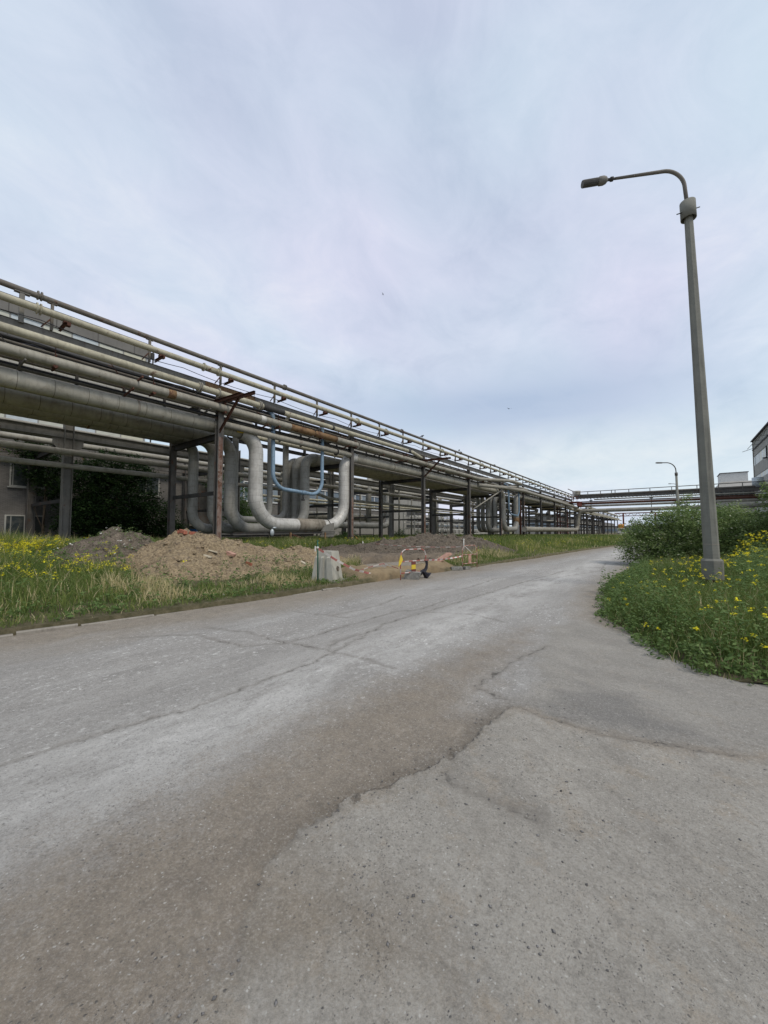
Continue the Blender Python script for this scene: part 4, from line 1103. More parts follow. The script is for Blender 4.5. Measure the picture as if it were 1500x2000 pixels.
# pipes beyond the bridge
GB = 'pipes of the rack beyond the bridge'
for i, (x, z, r, mt, lb) in enumerate(((-21.8, 8.0, .4, 'big_pipe', 'thick dull pipe of the rack beyond the bridge, road side'), (-23.2, 8.0, .4, 'big_pipe', 'second thick dull pipe of the rack beyond the bridge'), (-21.2, 9.3, .2, 'pale_pipe', 'pale pipe high on the rack beyond the bridge'), (-22.8, 10.2, .15, 'grey_pipe', 'topmost grey pipe of the rack beyond the bridge'), (-24.8, 9.1, .25, 'grey_pipe', 'grey pipe at the back of the rack beyond the bridge'), (-20.6, 7.2, .22, 'pale_pipe', 'slim pale pipe hung at the road side beyond the bridge'))):
    simple(lb, [(x, 121, z), (x, 236, z)], r, mt, grp=GB)
lab = 'grey frame of the rear rack rows far beyond the pipe bridge'
l9 = low_frame(lab, 124, 'rear rack frames beyond the bridge', -29.5, -36.5, 8.6, 'steel')
for k in range(1, 14):
    c = copy_tree(l9); c.location.y += 8.5*k; c.location.x += (k % 3)*1.2
for i, (x, z, r, mt, lb) in enumerate(((-30.5, 8.4, .5, 'big_pipe', 'thick dull pipe of the rear rack row beyond the bridge'), (-33, 7.0, .4, 'loop_dull', 'grey pipe lower in the rear rack row beyond the bridge'), (-29.3, 4.6, .3, 'grey_pipe', 'pipe at mid height in the rear rack row beyond the bridge'), (-31.5, 2.2, .45, 'loop_dull', 'pipe lying low in the rear rack row beyond the bridge'))):
    simple(lb, [(x, 119, z), (x, 238, z)], r, mt, grp=GB)
fb = wthing('far_gantry', 'thin red-brown gantry crossing the road far beyond the pipe bridge', 'gantry', (-20, 240, 0))
m_ = MB(); m_.bar((-24, 240, 11.2), (40, 240, 11.2), .5, .5); m_.bar((-24, 240, 9.7), (40, 240, 9.7), .4, .35); m_.build('beam', M['red_steel'], fb)
for q in (-20, -6, 16, 36): MB().bar((q, 240, 0), (q, 240, 11.4), .7, .7, (1, 0, 0)).build('leg', M['red_steel'], fb)
m_ = MB()
for q in np.arange(-24, 39, 3.0): m_.bar((q, 240, 9.7), (q+1.5, 240, 11.2), .2, .2); m_.bar((q+1.5, 240, 11.2), (q+3, 240, 9.7), .2, .2)
m_.build('truss', M['red_steel'], fb)

# ----------------------------------------------------------------- buildings
def window(mb_par, x, y0, y1, z0, z1, glass='dark_glass', div=1, depth=.12):
    """window in a wall facing +X at plane x"""
    m_ = MB(); fw = .09
    m_.span((x+.004, y0, z0), (x+.05, y0+fw, z1)); m_.span((x+.004, y1-fw, z0), (x+.05, y1, z1))
    m_.span((x+.004, y0+fw, z0), (x+.05, y1-fw, z0+fw)); m_.span((x+.004, y0+fw, z1-fw), (x+.05, y1-fw, z1))
    for k in range(1, div):
        yy_ = y0 + (y1-y0)*k/div; m_.span((x+.004, yy_-.04, z0+fw), (x+.048, yy_+.04, z1-fw))
    m_.span((x+.004, y0-.1, z0-.09), (x+.16, y1+.1, z0-.003))
    f = m_.build('window', M['white_frame'], mb_par)
    MB().span((x+.002, y0+fw, z0+fw), (x+.02, y1-fw, z1-fw)).build('pane', M[glass], f)
    return f

b = wthing('factory_block', 'tall grey panel factory block with milky glazing strips behind the rack at the left', 'building', (-42, 16.4, 0))
zs = [(0, 10.4, 'panel_grey'), (10.4, 13.2, 'pale_strip'), (13.2, 14.5, 'panel_grey'), (14.5, 17.2, 'pale_strip'), (17.2, 18.0, 'panel_dark'), (18.0, 19.1, 'pale_strip'), (19.1, 20.25, 'panel_grey')]
m_ = {}
for z0, z1, mt in zs:
    ins = .12 if mt == 'pale_strip' else 0
    q = MB().span((-60, -30, z0), (-42-ins, 16.4-ins, z1)).build('glazing_strip' if ins else 'wall', M[mt], b)
MB().span((-60.2, -30, 20.25), (-41.8, 16.6, 20.45)).build('roof_edge', M['roof_trim'], b)
m_ = MB(); m_.span((-41.95, 16.42, 19.0), (-41.6, 16.7, 19.6)); m_.cyl((-41.7, 16.6, 2), (-41.7, 16.6, 20.2), .07, 8); m_.build('downpipe', M['steel_dk'], b)

b = wthing('brick_annex', 'low grey brick annex with white framed windows behind the dark tree', 'building', (-38, 21.5, 0))
MB().span((-41.9, -20, 0), (-38, 21.5, 8.55)).build('wall', M['brick'], b)
MB().span((-42, -20, 8.553), (-37.8, 21.7, 8.8)).build('roof', M['roof_trim'], b)
for y0, y1 in ((-1.5, .8), (2.2, 4.0), (5.9, 7.9), (10.6, 12.0), (14.2, 16)):
    window(b, -38, y0, y1, 4.75, 6.5)
for y0, y1 in ((1.6, 3.6), (5.75, 7.9), (12, 14)):
    window(b, -38, y0, y1, .75, 2.7, 'dark_glass', 2)
MB().span((-37.95, 17.3, 2.05), (-37.4, 19.6, 2.2)).build('canopy', M['kerb_conc'], b)
MB().span((-37.997, 19.7, 1.2), (-37.9, 20.9, 6.2)).build('metal_duct', M['steel'], b)

b = wthing('long_workshop', 'long low workshop with a bluish window strip and a plastered end behind the rack', 'building', (-46, 60, 0))
MB().span((-60, 30, 0), (-46, 63, 3.2)).build('lower_wall', M['brick_pale'], b)
MB().span((-60, 30, 3.2), (-46.02, 63, 5.6)).build('brick_band', M['brick'], b)
MB().span((-60, 30, 5.6), (-46.1, 63, 8.3)).build('window_strip', M['blue_glass'], b)
m_ = MB()
for q in np.arange(30, 63.2, 1.9): m_.span((-46.09, q, 5.7), (-46.0, q+.16, 8.2))
m_.span((-46.09, 30, 5.55), (-45.9, 63, 5.7)); m_.span((-46.09, 30, 8.2), (-45.95, 63, 8.35)); m_.build('mullions', M['white_paint'], b)
MB().span((-60, 30, 8.35), (-46, 63, 9.7)).build('parapet', M['panel_pale'], b)
MB().span((-60.2, 29.9, 9.7), (-45.8, 63.1, 9.85)).build('roof', M['roof_trim'], b)
MB().span((-58, 63, 0), (-45.0, 76, 11.3)).build('plastered_end', M['plaster'], b)
MB().span((-58.2, 62.9, 11.3), (-44.8, 76.2, 11.5)).build('roof', M['roof_trim'], b)
m_ = MB(); m_.prism((-45, 76.3, 5.2), (-45, 79.5, 5.2), [(0, 0), (2.6, -.8), (2.6, -.7), (0, .12)]); m_.build('canopy', M['pale_strip'], b)

b = wthing('low_shed', 'long pale shed with window bands far behind the rack, seen between the legs', 'building', (-60, 110, 0))
MB().span((-75, 82, 0), (-60, 175, 2.2)).build('lower_wall', M['plaster'], b)
MB().span((-75, 82, 2.2), (-60.1, 175, 4.2)).build('window_strip', M['blue_glass'], b)
MB().span((-75, 82, 4.2), (-60, 175, 5.6)).build('upper_wall', M['panel_pale'], b)
MB().span((-75.2, 81.8, 5.6), (-59.8, 175.2, 5.8)).build('roof', M['roof_trim'], b)
for q in range(83, 175, 6): MB().span((-60.09, q, 2.2), (-59.95, q+.25, 4.2)).build('window_post', M['white_paint'], b)

b = wthing('far_warehouse', 'long grey warehouse far beyond the bridge at the end of the rack', 'building', (-42, 185, 0))
MB().span((-60, 185, 0), (-42, 420, 3.5)).build('lower_wall', M['plaster'], b)
MB().span((-60, 185, 3.5), (-42.1, 420, 5.5)).build('window_strip', M['blue_glass'], b)
MB().span((-60, 185, 5.5), (-42, 420, 8.5)).build('upper_wall', M['panel_grey'], b)
MB().span((-60.2, 184.8, 8.5), (-41.8, 420.2, 8.7)).build('roof', M['roof_trim'], b)
b = wthing('far_hall', 'distant pale hall closing the view at the end of the road', 'building', (0, 330, 0))
MB().span((-45, 330, 0), (75, 350, 5.2)).build('wall', M['panel_pale'], b)
MB().span((-44, 329.9, 1.6), (74, 329.99, 3.4)).build('window_strip', M['blue_glass'], b)
MB().span((-45.3, 329.7, 5.2), (75.3, 350.3, 5.5)).build('roof', M['roof_trim'], b)
# pale open steel racks standing in the yard behind
def yard_rack(label, x, y, w_, h, n):
    t = wthing('storage_rack', label, 'steel rack', (x, y, 0), 'pale steel racks in the yard')
    m_ = MB()
    for k in range(n+1):
        for dx in (0, -2.5): m_.bar((x+dx, y+k*w_/n, 0), (x+dx, y+k*w_/n, h), .16, .16, (1, 0, 0))
    m_.build('posts', M['panel_pale'], t)
    m_ = MB()
    for z in np.arange(.8, h, 1.25):
        for dx in (0, -2.5): m_.bar((x+dx, y, z), (x+dx, y+w_, z), .12, .16)
    m_.build('shelf_beams', M['white_paint'], t)
    m_ = MB()
    for z in np.arange(.9, h-.5, 1.25):
        for k in range(n):
            if random.random() < .65: m_.box((x-1.25, y+(k+.5)*w_/n, z+.35), (1.8, w_/n*.7*random.uniform(.5, 1), random.uniform(.3, .75)))
    m_.build('stored_boxes', M['panel_grey'], t)
yard_rack('pale steel rack with grey boxes right of the plastered wall', -39, 62, 16, 5.2, 6)
yard_rack('long pale steel rack farther back behind the farther loop', -46, 84, 26, 5.0, 9)

# right side factory
b = wthing('factory_tower', 'tall factory building with glazing bands rising at the right picture edge', 'building', (18, 138, 0))
zs = [(0, 9.5, 'panel_pale'), (9.5, 11.5, 'panel_pale'), (11.5, 14.6, 'panel_mid'), (14.6, 15.8, 'pale_strip'), (15.8, 18.6, 'panel_mid'), (18.6, 21.0, 'pale_strip'), (21.0, 22.9, 'panel_mid')]
for z0, z1, mt in zs:
    ins = .12 if mt == 'pale_strip' else 0
    MB().span((18+ins, 70, z0), (48, 138-ins, z1)).build('glazing_strip' if ins else 'wall', M[mt], b)
MB().span((18, 70, 22.9), (48, 138, 25.0)).build('parapet', M['panel_pale'], b)
m_ = MB(); m_.span((17.55, 69.8, 25.0), (48.2, 138.3, 25.25)); m_.span((17.8, 69.8, 22.7), (17.995, 138.3, 22.95)); m_.build('roof_edge', M['roof_trim'], b)
m_ = MB()
for q in range(72, 138, 6): m_.bar((17.4, q, 23.3), (18.0, q, 24.6), .1, .1); m_.bar((16.9, q, 23.2), (18, q, 23.2), .1, .1)
m_.bar((16.9, 70, 23.2), (16.9, 138, 23.2), .08, .08); m_.bar((15.9, 138.1, 22.6), (18, 138.1, 23.3), .12, .1)
m_.build('gutter_brackets', M['rail'], b)
for q in (100, 121): 
    m_ = MB(); m_.span((17.9, q, 18.3), (18.11, q+.5, 20.9)); m_.span((17.3, q-.5, 18.1), (18.0, q+.5, 18.3)); m_.build('wall_vent', M['steel_dk'], b)
MB().span((17.96, 125, 11.6), (17.998, 130, 13.6)).build('opening', M['black_mark'], b)
m_ = MB()
for q in range(74, 136, 5): m_.span((17.95, q, 9.55), (17.998, q+3.2, 11.3))
m_.build('window_row', M['dark_glass'], b)
MB().span((17.85, 137.7, 0), (18.05, 138.02, 25)).build('corner_trim', M['rail'], b)

b = wthing('rear_hall', 'grey factory hall with a white roof house behind the bridge at the right', 'building', (12, 160, 0))
MB().span((12, 160, 0), (60, 200, 14.6)).build('wall', M['panel_pale'], b)
MB().span((12.05, 159.9, 12.2), (60, 159.99, 14.0)).build('window_strip', M['dark_glass'], b)
MB().span((19.4, 159.8, 12.4), (20.6, 159.88, 13.9)).build('opening', M['black_mark'], b)
m_ = MB(); m_.add([(11.6, 159.4, 14.6), (60, 159.4, 14.6), (60, 166, 17.6), (13.6, 166, 17.6), (13.6, 200, 17.6), (60, 200, 17.6), (11.6, 200, 14.6)], [(0,1,2,3),(3,2,5,4),(0,3,4,6)]); m_.build('roof', M['panel_mid'], b)
m_ = MB(); m_.span((13.6, 166.2, 17.6), (20.2, 175, 20.4)); m_.build('roof_house', M['white_paint'], b)
m_ = MB(); m_.span((13.4, 166, 20.4), (20.4, 175.2, 20.6)); m_.build('roof_edge', M['roof_trim'], b)
b = wthing('low_hall', 'low dim hall under the bridge behind the right bushes', 'building', (8, 122, 0))
MB().span((8.5, 122, 0), (17.9, 134, 5.8)).build('wall', M['panel_dark'], b)
m_ = MB()
for q in (9.4, 11.2, 13.2, 15.4): m_.span((q, 121.93, 2.8), (q+.9, 121.995, 4.9))
m_.build('window_row', M['blue_glass'], b)
MB().span((8.3, 121.8, 5.8), (18, 134.2, 6.0)).build('roof', M['white_paint'], b)

# truck far under the rack
tr = wthing('truck', 'small orange and white truck parked far away below the rack', 'truck', (-18.0, 203, 0))
MB().span((-19.2, 202, .7), (-16.8, 206.5, 3.0)).build('body', M['white_paint'], tr)
m_ = MB(); m_.tube([(-19.0, 203.4, 4.0), (-18.9, 203.4, 4.0), (-16.9, 203.4, 4.0), (-16.8, 203.4, 4.0)], [.5, .8, .8, .5], 14); m_.span((-18.6, 202.6, 3.0), (-17.4, 204.2, 3.5)); m_.build('orange_drum', M['orange_paint'], tr)
m_ = MB(); m_.span((-18.9, 201.96, 1.8), (-17.1, 201.995, 2.6)); m_.build('windscreen', M['dark_glass'], tr)
for y in (202.8, 205.6):
    m_ = MB(); m_.cyl((-17.1, y, .5), (-16.75, y, .5), .5, 14); m_.build('wheel', M['black_mark'], tr)
    m_ = MB(); m_.cyl((-19.2, y, .5), (-18.85, y, .5), .5, 14); m_.build('wheel', M['black_mark'], tr)

# ----------------------------------------------------------------- lamp posts
LB = Vector((.8, 12.32, 0)); LT = Vector((.60, 12.12, 9.62))
lp = wthing('lamp_post', 'tall concrete lamp post with a bent pipe arm and caged lamp head', 'street lamp', LB)
def octo(mb, c0, c1, r0, r1, seg=8, rot=0.):
    c0 = Vector(c0); c1 = Vector(c1); vs = []
    for c, r in ((c0, r0), (c1, r1)):
        for k in range(seg):
            a = 2*math.pi*k/seg + rot; vs.append(c + Vector((math.cos(a)*r, math.sin(a)*r, 0)))
    mb.add(vs, [(k, (k+1) % seg, seg+(k+1) % seg, seg+k) for k in range(seg)] + [tuple(range(seg-1, -1, -1)), tuple(range(seg, 2*seg))]); return mb
ax = lambda z: LB.lerp(LT, z/9.62)
rot0 = R(37+12)
octo(MB(), ax(.84), ax(9.8), .158, .086, 8, rot0).build('pole', M['lamp_conc'], lp)
m_ = MB(); octo(m_, ax(.34), ax(.79), .212, .218, 8, rot0); octo(m_, ax(.79), ax(.84), .218, .175, 8, rot0); m_.build('foot_block', M['lamp_conc'], lp)
m_ = MB()
for k in range(6):
    a = k*math.pi/3 + .4; c = ax(.34)
    m_.cyl((c.x+.16*math.cos(a), c.y+.16*math.sin(a), -.05), (c.x+.15*math.cos(a), c.y+.15*math.sin(a), .35), .022, 7)
octo(m_, ax(.0), ax(.06), .24, .24)
m_.build('anchor_bolts', M['rust'], lp)
mb = MB(); c0 = ax(9.42); c1 = ax(9.86)
seg = 18; vs = []
for c, r in ((c0, .165), (c1, .165), (c1, .05), (c0 + Vector((0, 0, .12)), .148), (c0, .148)):
    for k in range(seg):
        a = 2*math.pi*k/seg; vs.append(c + Vector((math.cos(a)*r, math.sin(a)*r, 0)))
fs = []
for r0_, r1_ in ((0, 1), (1, 2), (4, 0), (3, 4)):
    fs += [(r0_*seg+k, r0_*seg+(k+1) % seg, r1_*seg+(k+1) % seg, r1_*seg+k) for k in range(seg)]
mb.add(vs, fs, None, True); mb.build('collar', M['lamp_conc'], lp)
m_ = MB(); cr = Vector((math.cos(YAW), math.sin(YAW), 0)); cf = Vector((-math.sin(YAW), math.cos(YAW), 0)); cm = ax(9.64)
m_.cyl(cm - cr*.29 + Vector((0, 0, -.10)), cm + cr*.30 + Vector((0, 0, .10)), .014, 6); m_.build('through_bolt', M['steel_dk'], lp)
ad = (cr*-1 + cf*.06).normalized()
p0 = ax(9.6); p1 = ax(9.6) + Vector((-.085, -.064, 1.16)); tip = p1 + ad*1.66 + Vector((0, 0, -.17))
path = fillet([p0, p1, tip], .46, 14)
m_ = MB(); m_.tube(path, [.043]*(len(path)-1) + [.032], 12); m_.build('arm', M['rail'], lp)
hd = (ad + Vector((0, 0, -.13))).normalized()
m_ = MB(); m_.tube([tip, tip+hd*.06, tip+hd*.06, tip+hd*.12, tip+hd*.12, tip+hd*.2], [.03, .03, .055, .055, .035, .035], 10); m_.build('swivel', M['steel_dk'], lp)
hb = tip + hd*.2
lh = MB().tube([hb, hb+hd*.04, hb+hd*.10, hb+hd*.2, hb+hd*.26], [.04, .085, .105, .105, .07], 16).build('lamp_head', M['steel_lt'], lp)
m_ = MB(); m_.tube([hb+hd*.26, hb+hd*.58, hb+hd*.61], [.058, .058, .04], 12); m_.build('glass', M['blue_glass'], lh)
m_ = MB(); up_ = Vector((0, 0, 1)); sd_ = hd.cross(up_).normalized()
for k in range(12):
    a = 2*math.pi*k/12; d_ = (up_*math.sin(a) + sd_*math.cos(a))*.082
    m_.cyl(hb+hd*.24+d_, hb+hd*.62+d_, .007, 5)
for k in range(16):
    c = hb + hd*(.27+k*.023); ring = [c + (up_*math.sin(a) + sd_*math.cos(a))*.085 for a in np.linspace(0, 2*math.pi, 15)]
    m_.tube(ring, .0075, 5, False)
m_.cyl(hb+hd*.615, hb+hd*.635, .085, 14)
m_.build('cage', M['steel'], lh)
# chipped mark and steel band
m_ = MB(); octo(m_, ax(1.18), ax(1.2), .1575, .157, 8, rot0); m_.build('seam_band', M['kerb_conc'], lp)

def small_lamp(label, x, y, h, mat='steel'):
    t = wthing('lamp_post', label, 'street lamp', (x, y, 0))
    m_ = MB(); m_.tube([(x, y, 0), (x-.06, y, h*.86)], [.125, .085], 12); m_.build('pole', M['lamp_conc'], t)
    m_ = MB(); m_.cyl((x-.06, y, h*.845), (x-.065, y, h*.88), .115, 12); m_.build('collar', M[mat], t)
    p = fillet([(x-.06, y, h*.86), (x-.12, y, h), (x-1.05, y-.3, h+.03)], .75, 10)
    m_ = MB(); m_.tube(p, .042, 8); m_.build('arm', M[mat], t)
    m_ = MB(); m_.tube([(x-1.0, y-.28, h+.03), (x-1.1, y-.31, h+.03), (x-1.45, y-.41, h+.05), (x-1.55, y-.44, h+.05)], [.04, .065, .07, .04], 10); m_.build('lamp_head', M[mat], t)
small_lamp('slim lamp post with a curved arm rising behind the right bushes', .62, 43.5, 7.75)
small_lamp('faint farther lamp post close beside the slim one, lower in the sky', 1.45, 92, 10.6)

# ----------------------------------------------------------------- soil heaps
HEAPS = []
def heap(label, bumps, mat, res=.05, name='soil_heap', rough=.20):
    xs_ = [b_[0] for b_ in bumps]; ys_ = [b_[1] for b_ in bumps]; ext = max(b_[2] for b_ in bumps)*1.15
    x0, x1, y0, y1 = min(xs_)-ext, max(xs_)+ext, min(ys_)-ext, max(ys_)+ext
    gx = np.arange(x0, x1, res); gy = np.arange(y0, y1, res)
    GX, GY = np.meshgrid(gx, gy)
    wx_ = GX + (fbm(GX*1.1, GY*1.1, 4, 81)-.5)*.7; wy_ = GY + (fbm(GX*1.1, GY*1.1, 4, 83)-.5)*.7
    acc = np.zeros(GX.shape)
    for (bx, by, r, h, pw) in bumps:
        q = np.clip(1 - np.hypot(wx_-bx, wy_-by)/r, 0, 1)
        acc = acc + (h*np.power(q, pw))**3
    hgt = acc**(1/3)
    rid = 1-np.abs(fbm(GX*3.1, GY*3.1, 4, 93)*2-1)
    hgt = hgt*(1 + (fbm(GX*2.2, GY*2.2, 5, 87)-.5)*.42 - (rid-.75)*.16) + (fbm(GX*5, GY*5, 5, 89)-.5)*rough*np.clip(hgt*4, 0, 1) 
    gh, _, _ = verge_h(GX, GY, kerb_x(GY)-GX)
    Z = gh - .05 + hgt
    keep = hgt > .012
    idx = np.arange(GX.size).reshape(GX.shape)
    Q = np.stack([idx[:-1,:-1], idx[:-1,1:], idx[1:,1:], idx[1:,:-1]], -1).reshape(-1, 4)
    kq = keep.ravel()[Q].any(1); Q = Q[kq]
    used = np.unique(Q); re = np.zeros(GX.size, np.int64); re[used] = np.arange(len(used))
    V = np.stack([GX, GY, Z], -1).reshape(-1, 3)[used]
    c = (float(np.mean(xs_)), float(np.mean(ys_)), .15)
    o = np_mesh(name, V, re[Q], None, M[mat], None, True, None, c)
    tag(o, label, 'soil heap', 'heaps of dug soil')
    HEAPS.append((GX, GY, hgt, x0, y0, res))
    return o
def heap_h(x, y):
    out = np.zeros(np.shape(x))
    for GX, GY, hg, x0, y0, res in HEAPS:
        i = np.clip(((x-x0)/res).astype(int), 0, GX.shape[1]-1); j = np.clip(((y-y0)/res).astype(int), 0, GX.shape[0]-1)
        ok = (x > x0) & (y > y0) & (x < x0+res*(GX.shape[1]-1)) & (y < y0+res*(GX.shape[0]-1))
        out = np.maximum(out, np.where(ok, hg[j, i], 0))
    return out
heap('rounded grey-brown soil heap with small white weeds on its face, leftmost heap', [(-15.9, 5.25, 2.5, 1.34, .72), (-15.3, 6.3, 1.9, .75, .9), (-14.9, 4.6, 1.5, .5, .9)], 'soil_brown')
heap('tan clay heap with a long lower ridge, broken bricks on its face', [(-12.35, 6.12, 2.3, 1.34, .82), (-12.0, 7.35, 2.0, .95, .9), (-11.65, 8.7, 1.8, .76, .9), (-11.35, 10.05, 1.6, .76, .9), (-11.05, 11.1, 1.2, .52, .9), (-11.4, 6.0, 1.6, .6, .9)], 'soil_tan')
heap('dark soil mound beside the dug pit in front of the rack', [(-12.5, 21.6, 3.3, 1.22, .85), (-13.9, 18.9, 3.0, .80, .8), (-11.0, 24.2, 3.2, 1.0, .85), (-12.9, 19.9, 1.8, .85, .9), (-11.6, 22.9, 1.5, 1.0, 1.)], 'soil_dark')
heap('low dark soil spread at the foot of the rack leg', [(-16.5, 18.5, 2.6, .5, .9), (-15.2, 15.8, 2.0, .42, .9)], 'soil_dark')

def ground_z(x, y):
    x = np.asarray(x, float); y = np.asarray(y, float)
    d = kerb_x(y) - x
    h, _, _ = verge_h(x, y, np.maximum(d, 0)); hp = heap_h(x, y)
    return np.where(hp > .02, h - .05 + hp, h)
def gz(x, y): return float(ground_z(np.array([x]), np.array([y]))[0])

def clods(label, n, x0, x1, y0, y1, mat, smin, smax, seed):
    rg = np.random.default_rng(seed)
    x = rg.uniform(x0, x1, n); y = rg.uniform(y0, y1, n); hp = heap_h(x, y)
    k = (hp > .02) | (rg.random(n) < .10); x, y = x[k], y[k]
    base = np.array([(1,0,0),(-1,0,0),(0,1,0),(0,-1,0),(0,0,1),(0,0,-.8)], float)
    tri = np.array([(0,2,4),(2,1,4),(1,3,4),(3,0,4),(2,0,5),(1,2,5),(3,1,5),(0,3,5)])
    sz = smin + (smax-smin)*rg.random(len(x))**4
    A = rg.uniform(0, 2*np.pi, len(x)); c_, s_ = np.cos(A)[:, None], np.sin(A)[:, None]
    B_ = base[None]*rg.uniform(.55, 1.3, (len(x), 6, 1))*sz[:, None, None]*np.array([1.2, .9, .7])
    V = np.stack([B_[..., 0]*c_-B_[..., 1]*s_, B_[..., 0]*s_+B_[..., 1]*c_, B_[..., 2]], -1) + np.stack([x, y, ground_z(x, y)+sz*.2], -1)[:, None, :]
    o = np_mesh('rubble', V.reshape(-1, 3), None, (np.arange(len(x))[:, None, None]*6 + tri[None]).reshape(-1, 3), M[mat]); tag(o, label, 'rubble', None, 'stuff')
clods('tan clay clods scattered over the tan heap', 900, -14.5, -9.4, 4.2, 12.2, 'soil_tan', .015, .085, 1)
clods('brown clods scattered over the leftmost heap', 500, -18.6, -13.4, 3.0, 8.2, 'soil_brown', .015, .07, 2)
clods('dark clods scattered over the dark soil mound', 1500, -18, -8.2, 12.5, 27.5, 'soil_dark', .02, .12, 3)
# bits lying on the heaps: every one a thing
def brickbit(label, x, y, size, mat, name='broken_brick', rz=0., tilt=.4, cat='brick', group='rubble on the heaps'):
    z = gz(x, y)
    t = MB()
    sx_, sy_, sz_ = [k/2 for k in size]
    jit = lambda: random.uniform(.8, 1.05)
    pts = [Vector((a*sx_*jit(), b_*sy_*jit(), c*sz_*jit())) for a, b_, c in ((-1,-1,-1),(1,-1,-1),(1,1,-1),(-1,1,-1),(-1,-1,1),(1,-1,1),(1,1,1),(-1,1,1))]
    mt = Matrix.Rotation(rz, 3, 'Z') @ Matrix.Rotation(tilt, 3, 'Y')
    t.add([mt @ p for p in pts], [(3,2,1,0),(4,5,6,7),(0,1,5,4),(1,2,6,5),(2,3,7,6),(3,0,4,7)])
    o = t.build(name, M[mat]); o.location = (x, y, z + sz_*.5)
    return tag(o, label, cat, group)
brickbit('pinkish broken brick in the middle of the tan heap', -11.05, 6.80, (.26, .2, .12), 'pink_brick', rz=.5)
brickbit('dark red brick piece low on the tan heap', -10.55, 7.12, (.22, .12, .09), 'red_brick', rz=1.)
brickbit('pale board scrap lying left of the pinkish brick on the tan heap', -11.10, 6.24, (.28, .12, .04), 'wood', 'board', 1.1, .3, 'board')
brickbit('second pale board scrap just below the first on the tan heap', -10.90, 5.97, (.26, .1, .04), 'wood', 'board', .6, .3, 'board')
brickbit('pale flat stone on the lower ridge of the tan heap', -10.35, 9.16, (.25, .18, .05), 'wood', 'board', .3, .4, 'board')
brickbit('red and white crumpled packet on the lower ridge of the tan heap', -10.25, 10.45, (.3, .18, .14), 'red_brick', 'packet', .2, .2, 'litter')
brickbit('white paper scrap beside the red packet on the ridge', -10.35, 10.13, (.22, .16, .1), 'paper', 'paper_scrap', .9, .3, 'litter')
for k in range(7):
    brickbit('small red brick rubble piled on the very top of the tan heap', -12.4+random.uniform(-.5, .3), 6.1+random.uniform(-.35, .35), (.24, .13, .1), 'red_brick', rz=random.uniform(0, 3), tilt=random.uniform(-.4, .4), group='red rubble on the heap top')
brickbit('white paper scrap lying in the dry grass near the kerb', -8.0, 4.8, (.1, .08, .03), 'paper', 'paper_scrap', .2, .1, 'litter')
brickbit('large pink slab leaning at the edge of the dug pit', -7.35, 13.6, (.95, .3, .1), 'pink_brick', 'stone_slab', 1.0, -.5, 'slab')
brickbit('pale board scrap lying beside the pink slab', -7.3, 12.4, (.8, .12, .04), 'wood', 'board', 1.2, .15, 'board')
brickbit('flat grey stone holding the second barricade foot, left one', -6.72, 13.75, (.45, .3, .13), 'stone', 'stone', .6, 0, 'stone')
brickbit('smaller flat stone touching the second barricade foot, right one', -6.55, 14.25, (.32, .26, .11), 'stone', 'stone', 1.2, 0, 'stone')
brickbit('rounded grey stone leaning on the black plastic at the first barricade', -6.55, 10.3, (.5, .34, .3), 'stone', 'stone', .4, .2, 'stone')

# ----------------------------------------------------------------- barrier block, barricades, tapes
bz = .10
cb_ = thing('concrete_barrier', 'pale concrete barrier block with two vertical grooves and a round brown hole', 'barrier', (-7.95, 7.95, bz), R(14))
W0, W1, D0, D1, H_ = .36, .235, .26, .20, .84
m_ = MB(); vs = [(-W0,-D0,0),(W0,-D0,0),(W0,D0,0),(-W0,D0,0),(-W1,-D1,H_),(W1,-D1,H_),(W1,D1,H_),(-W1,D1,H_)]
m_.add(vs, [(3,2,1,0),(4,5,6,7),(0,1,5,4),(1,2,6,5),(2,3,7,6),(3,0,4,7)]); m_.build('block', M['block_conc'], cb_)
m_ = MB()
for a0, a1 in ((-1., -.62), (-.28, .06), (.42, 1.)):
    lo = lambda u_, z_: (u_*(W0+(W1-W0)*z_/H_), -(D0+(D1-D0)*z_/H_))
    pts = []
    for z_ in (.02, .66):
        for u_ in (a0, a1):
            x_, y_ = lo(u_, z_); pts.append((x_, y_-.045, z_))
    for z_ in (.02, .70):
        for u_ in (a0, a1):
            x_, y_ = lo(u_, z_); pts.append((x_, y_+.01, z_))
    m_.add(pts, [(0,1,3,2),(2,3,7,6),(0,2,6,4),(1,5,7,3),(0,4,5,1)])
m_.build('rib', M['block_conc'], cb_)
m_ = MB(); n_ = Vector((H_, 0, W0-W1)).normalized(); c = Vector((W0-(W0-W1)*.34/H_, .03, .34)); m_.cyl(c - n_*.02, c + n_*.012, .075, 18); m_.build('hole', M['soil_brown'], cb_)
m_ = MB(); m_.box((0, 0, -.02), (.95, .75, .1)); m_.build('base_slab', M['kerb_conc'], cb_)

sk = wthing('stake', 'thin dark green stake with a white tape knot in front of the concrete block', 'stake', (-7.72, 7.35, .1))
m_ = MB(); m_.cyl((-7.72, 7.35, 0), (-7.74, 7.35, 1.27), .019, 8); m_.build('rod', M['green_stake'], sk)
m_ = MB(); m_.ball((-7.74, 7.35, 1.06), .035, 8, 6); m_.box((-7.78, 7.3, 1.03), (.02, .04, .14)); m_.build('tape_knot', M['paper'], sk)

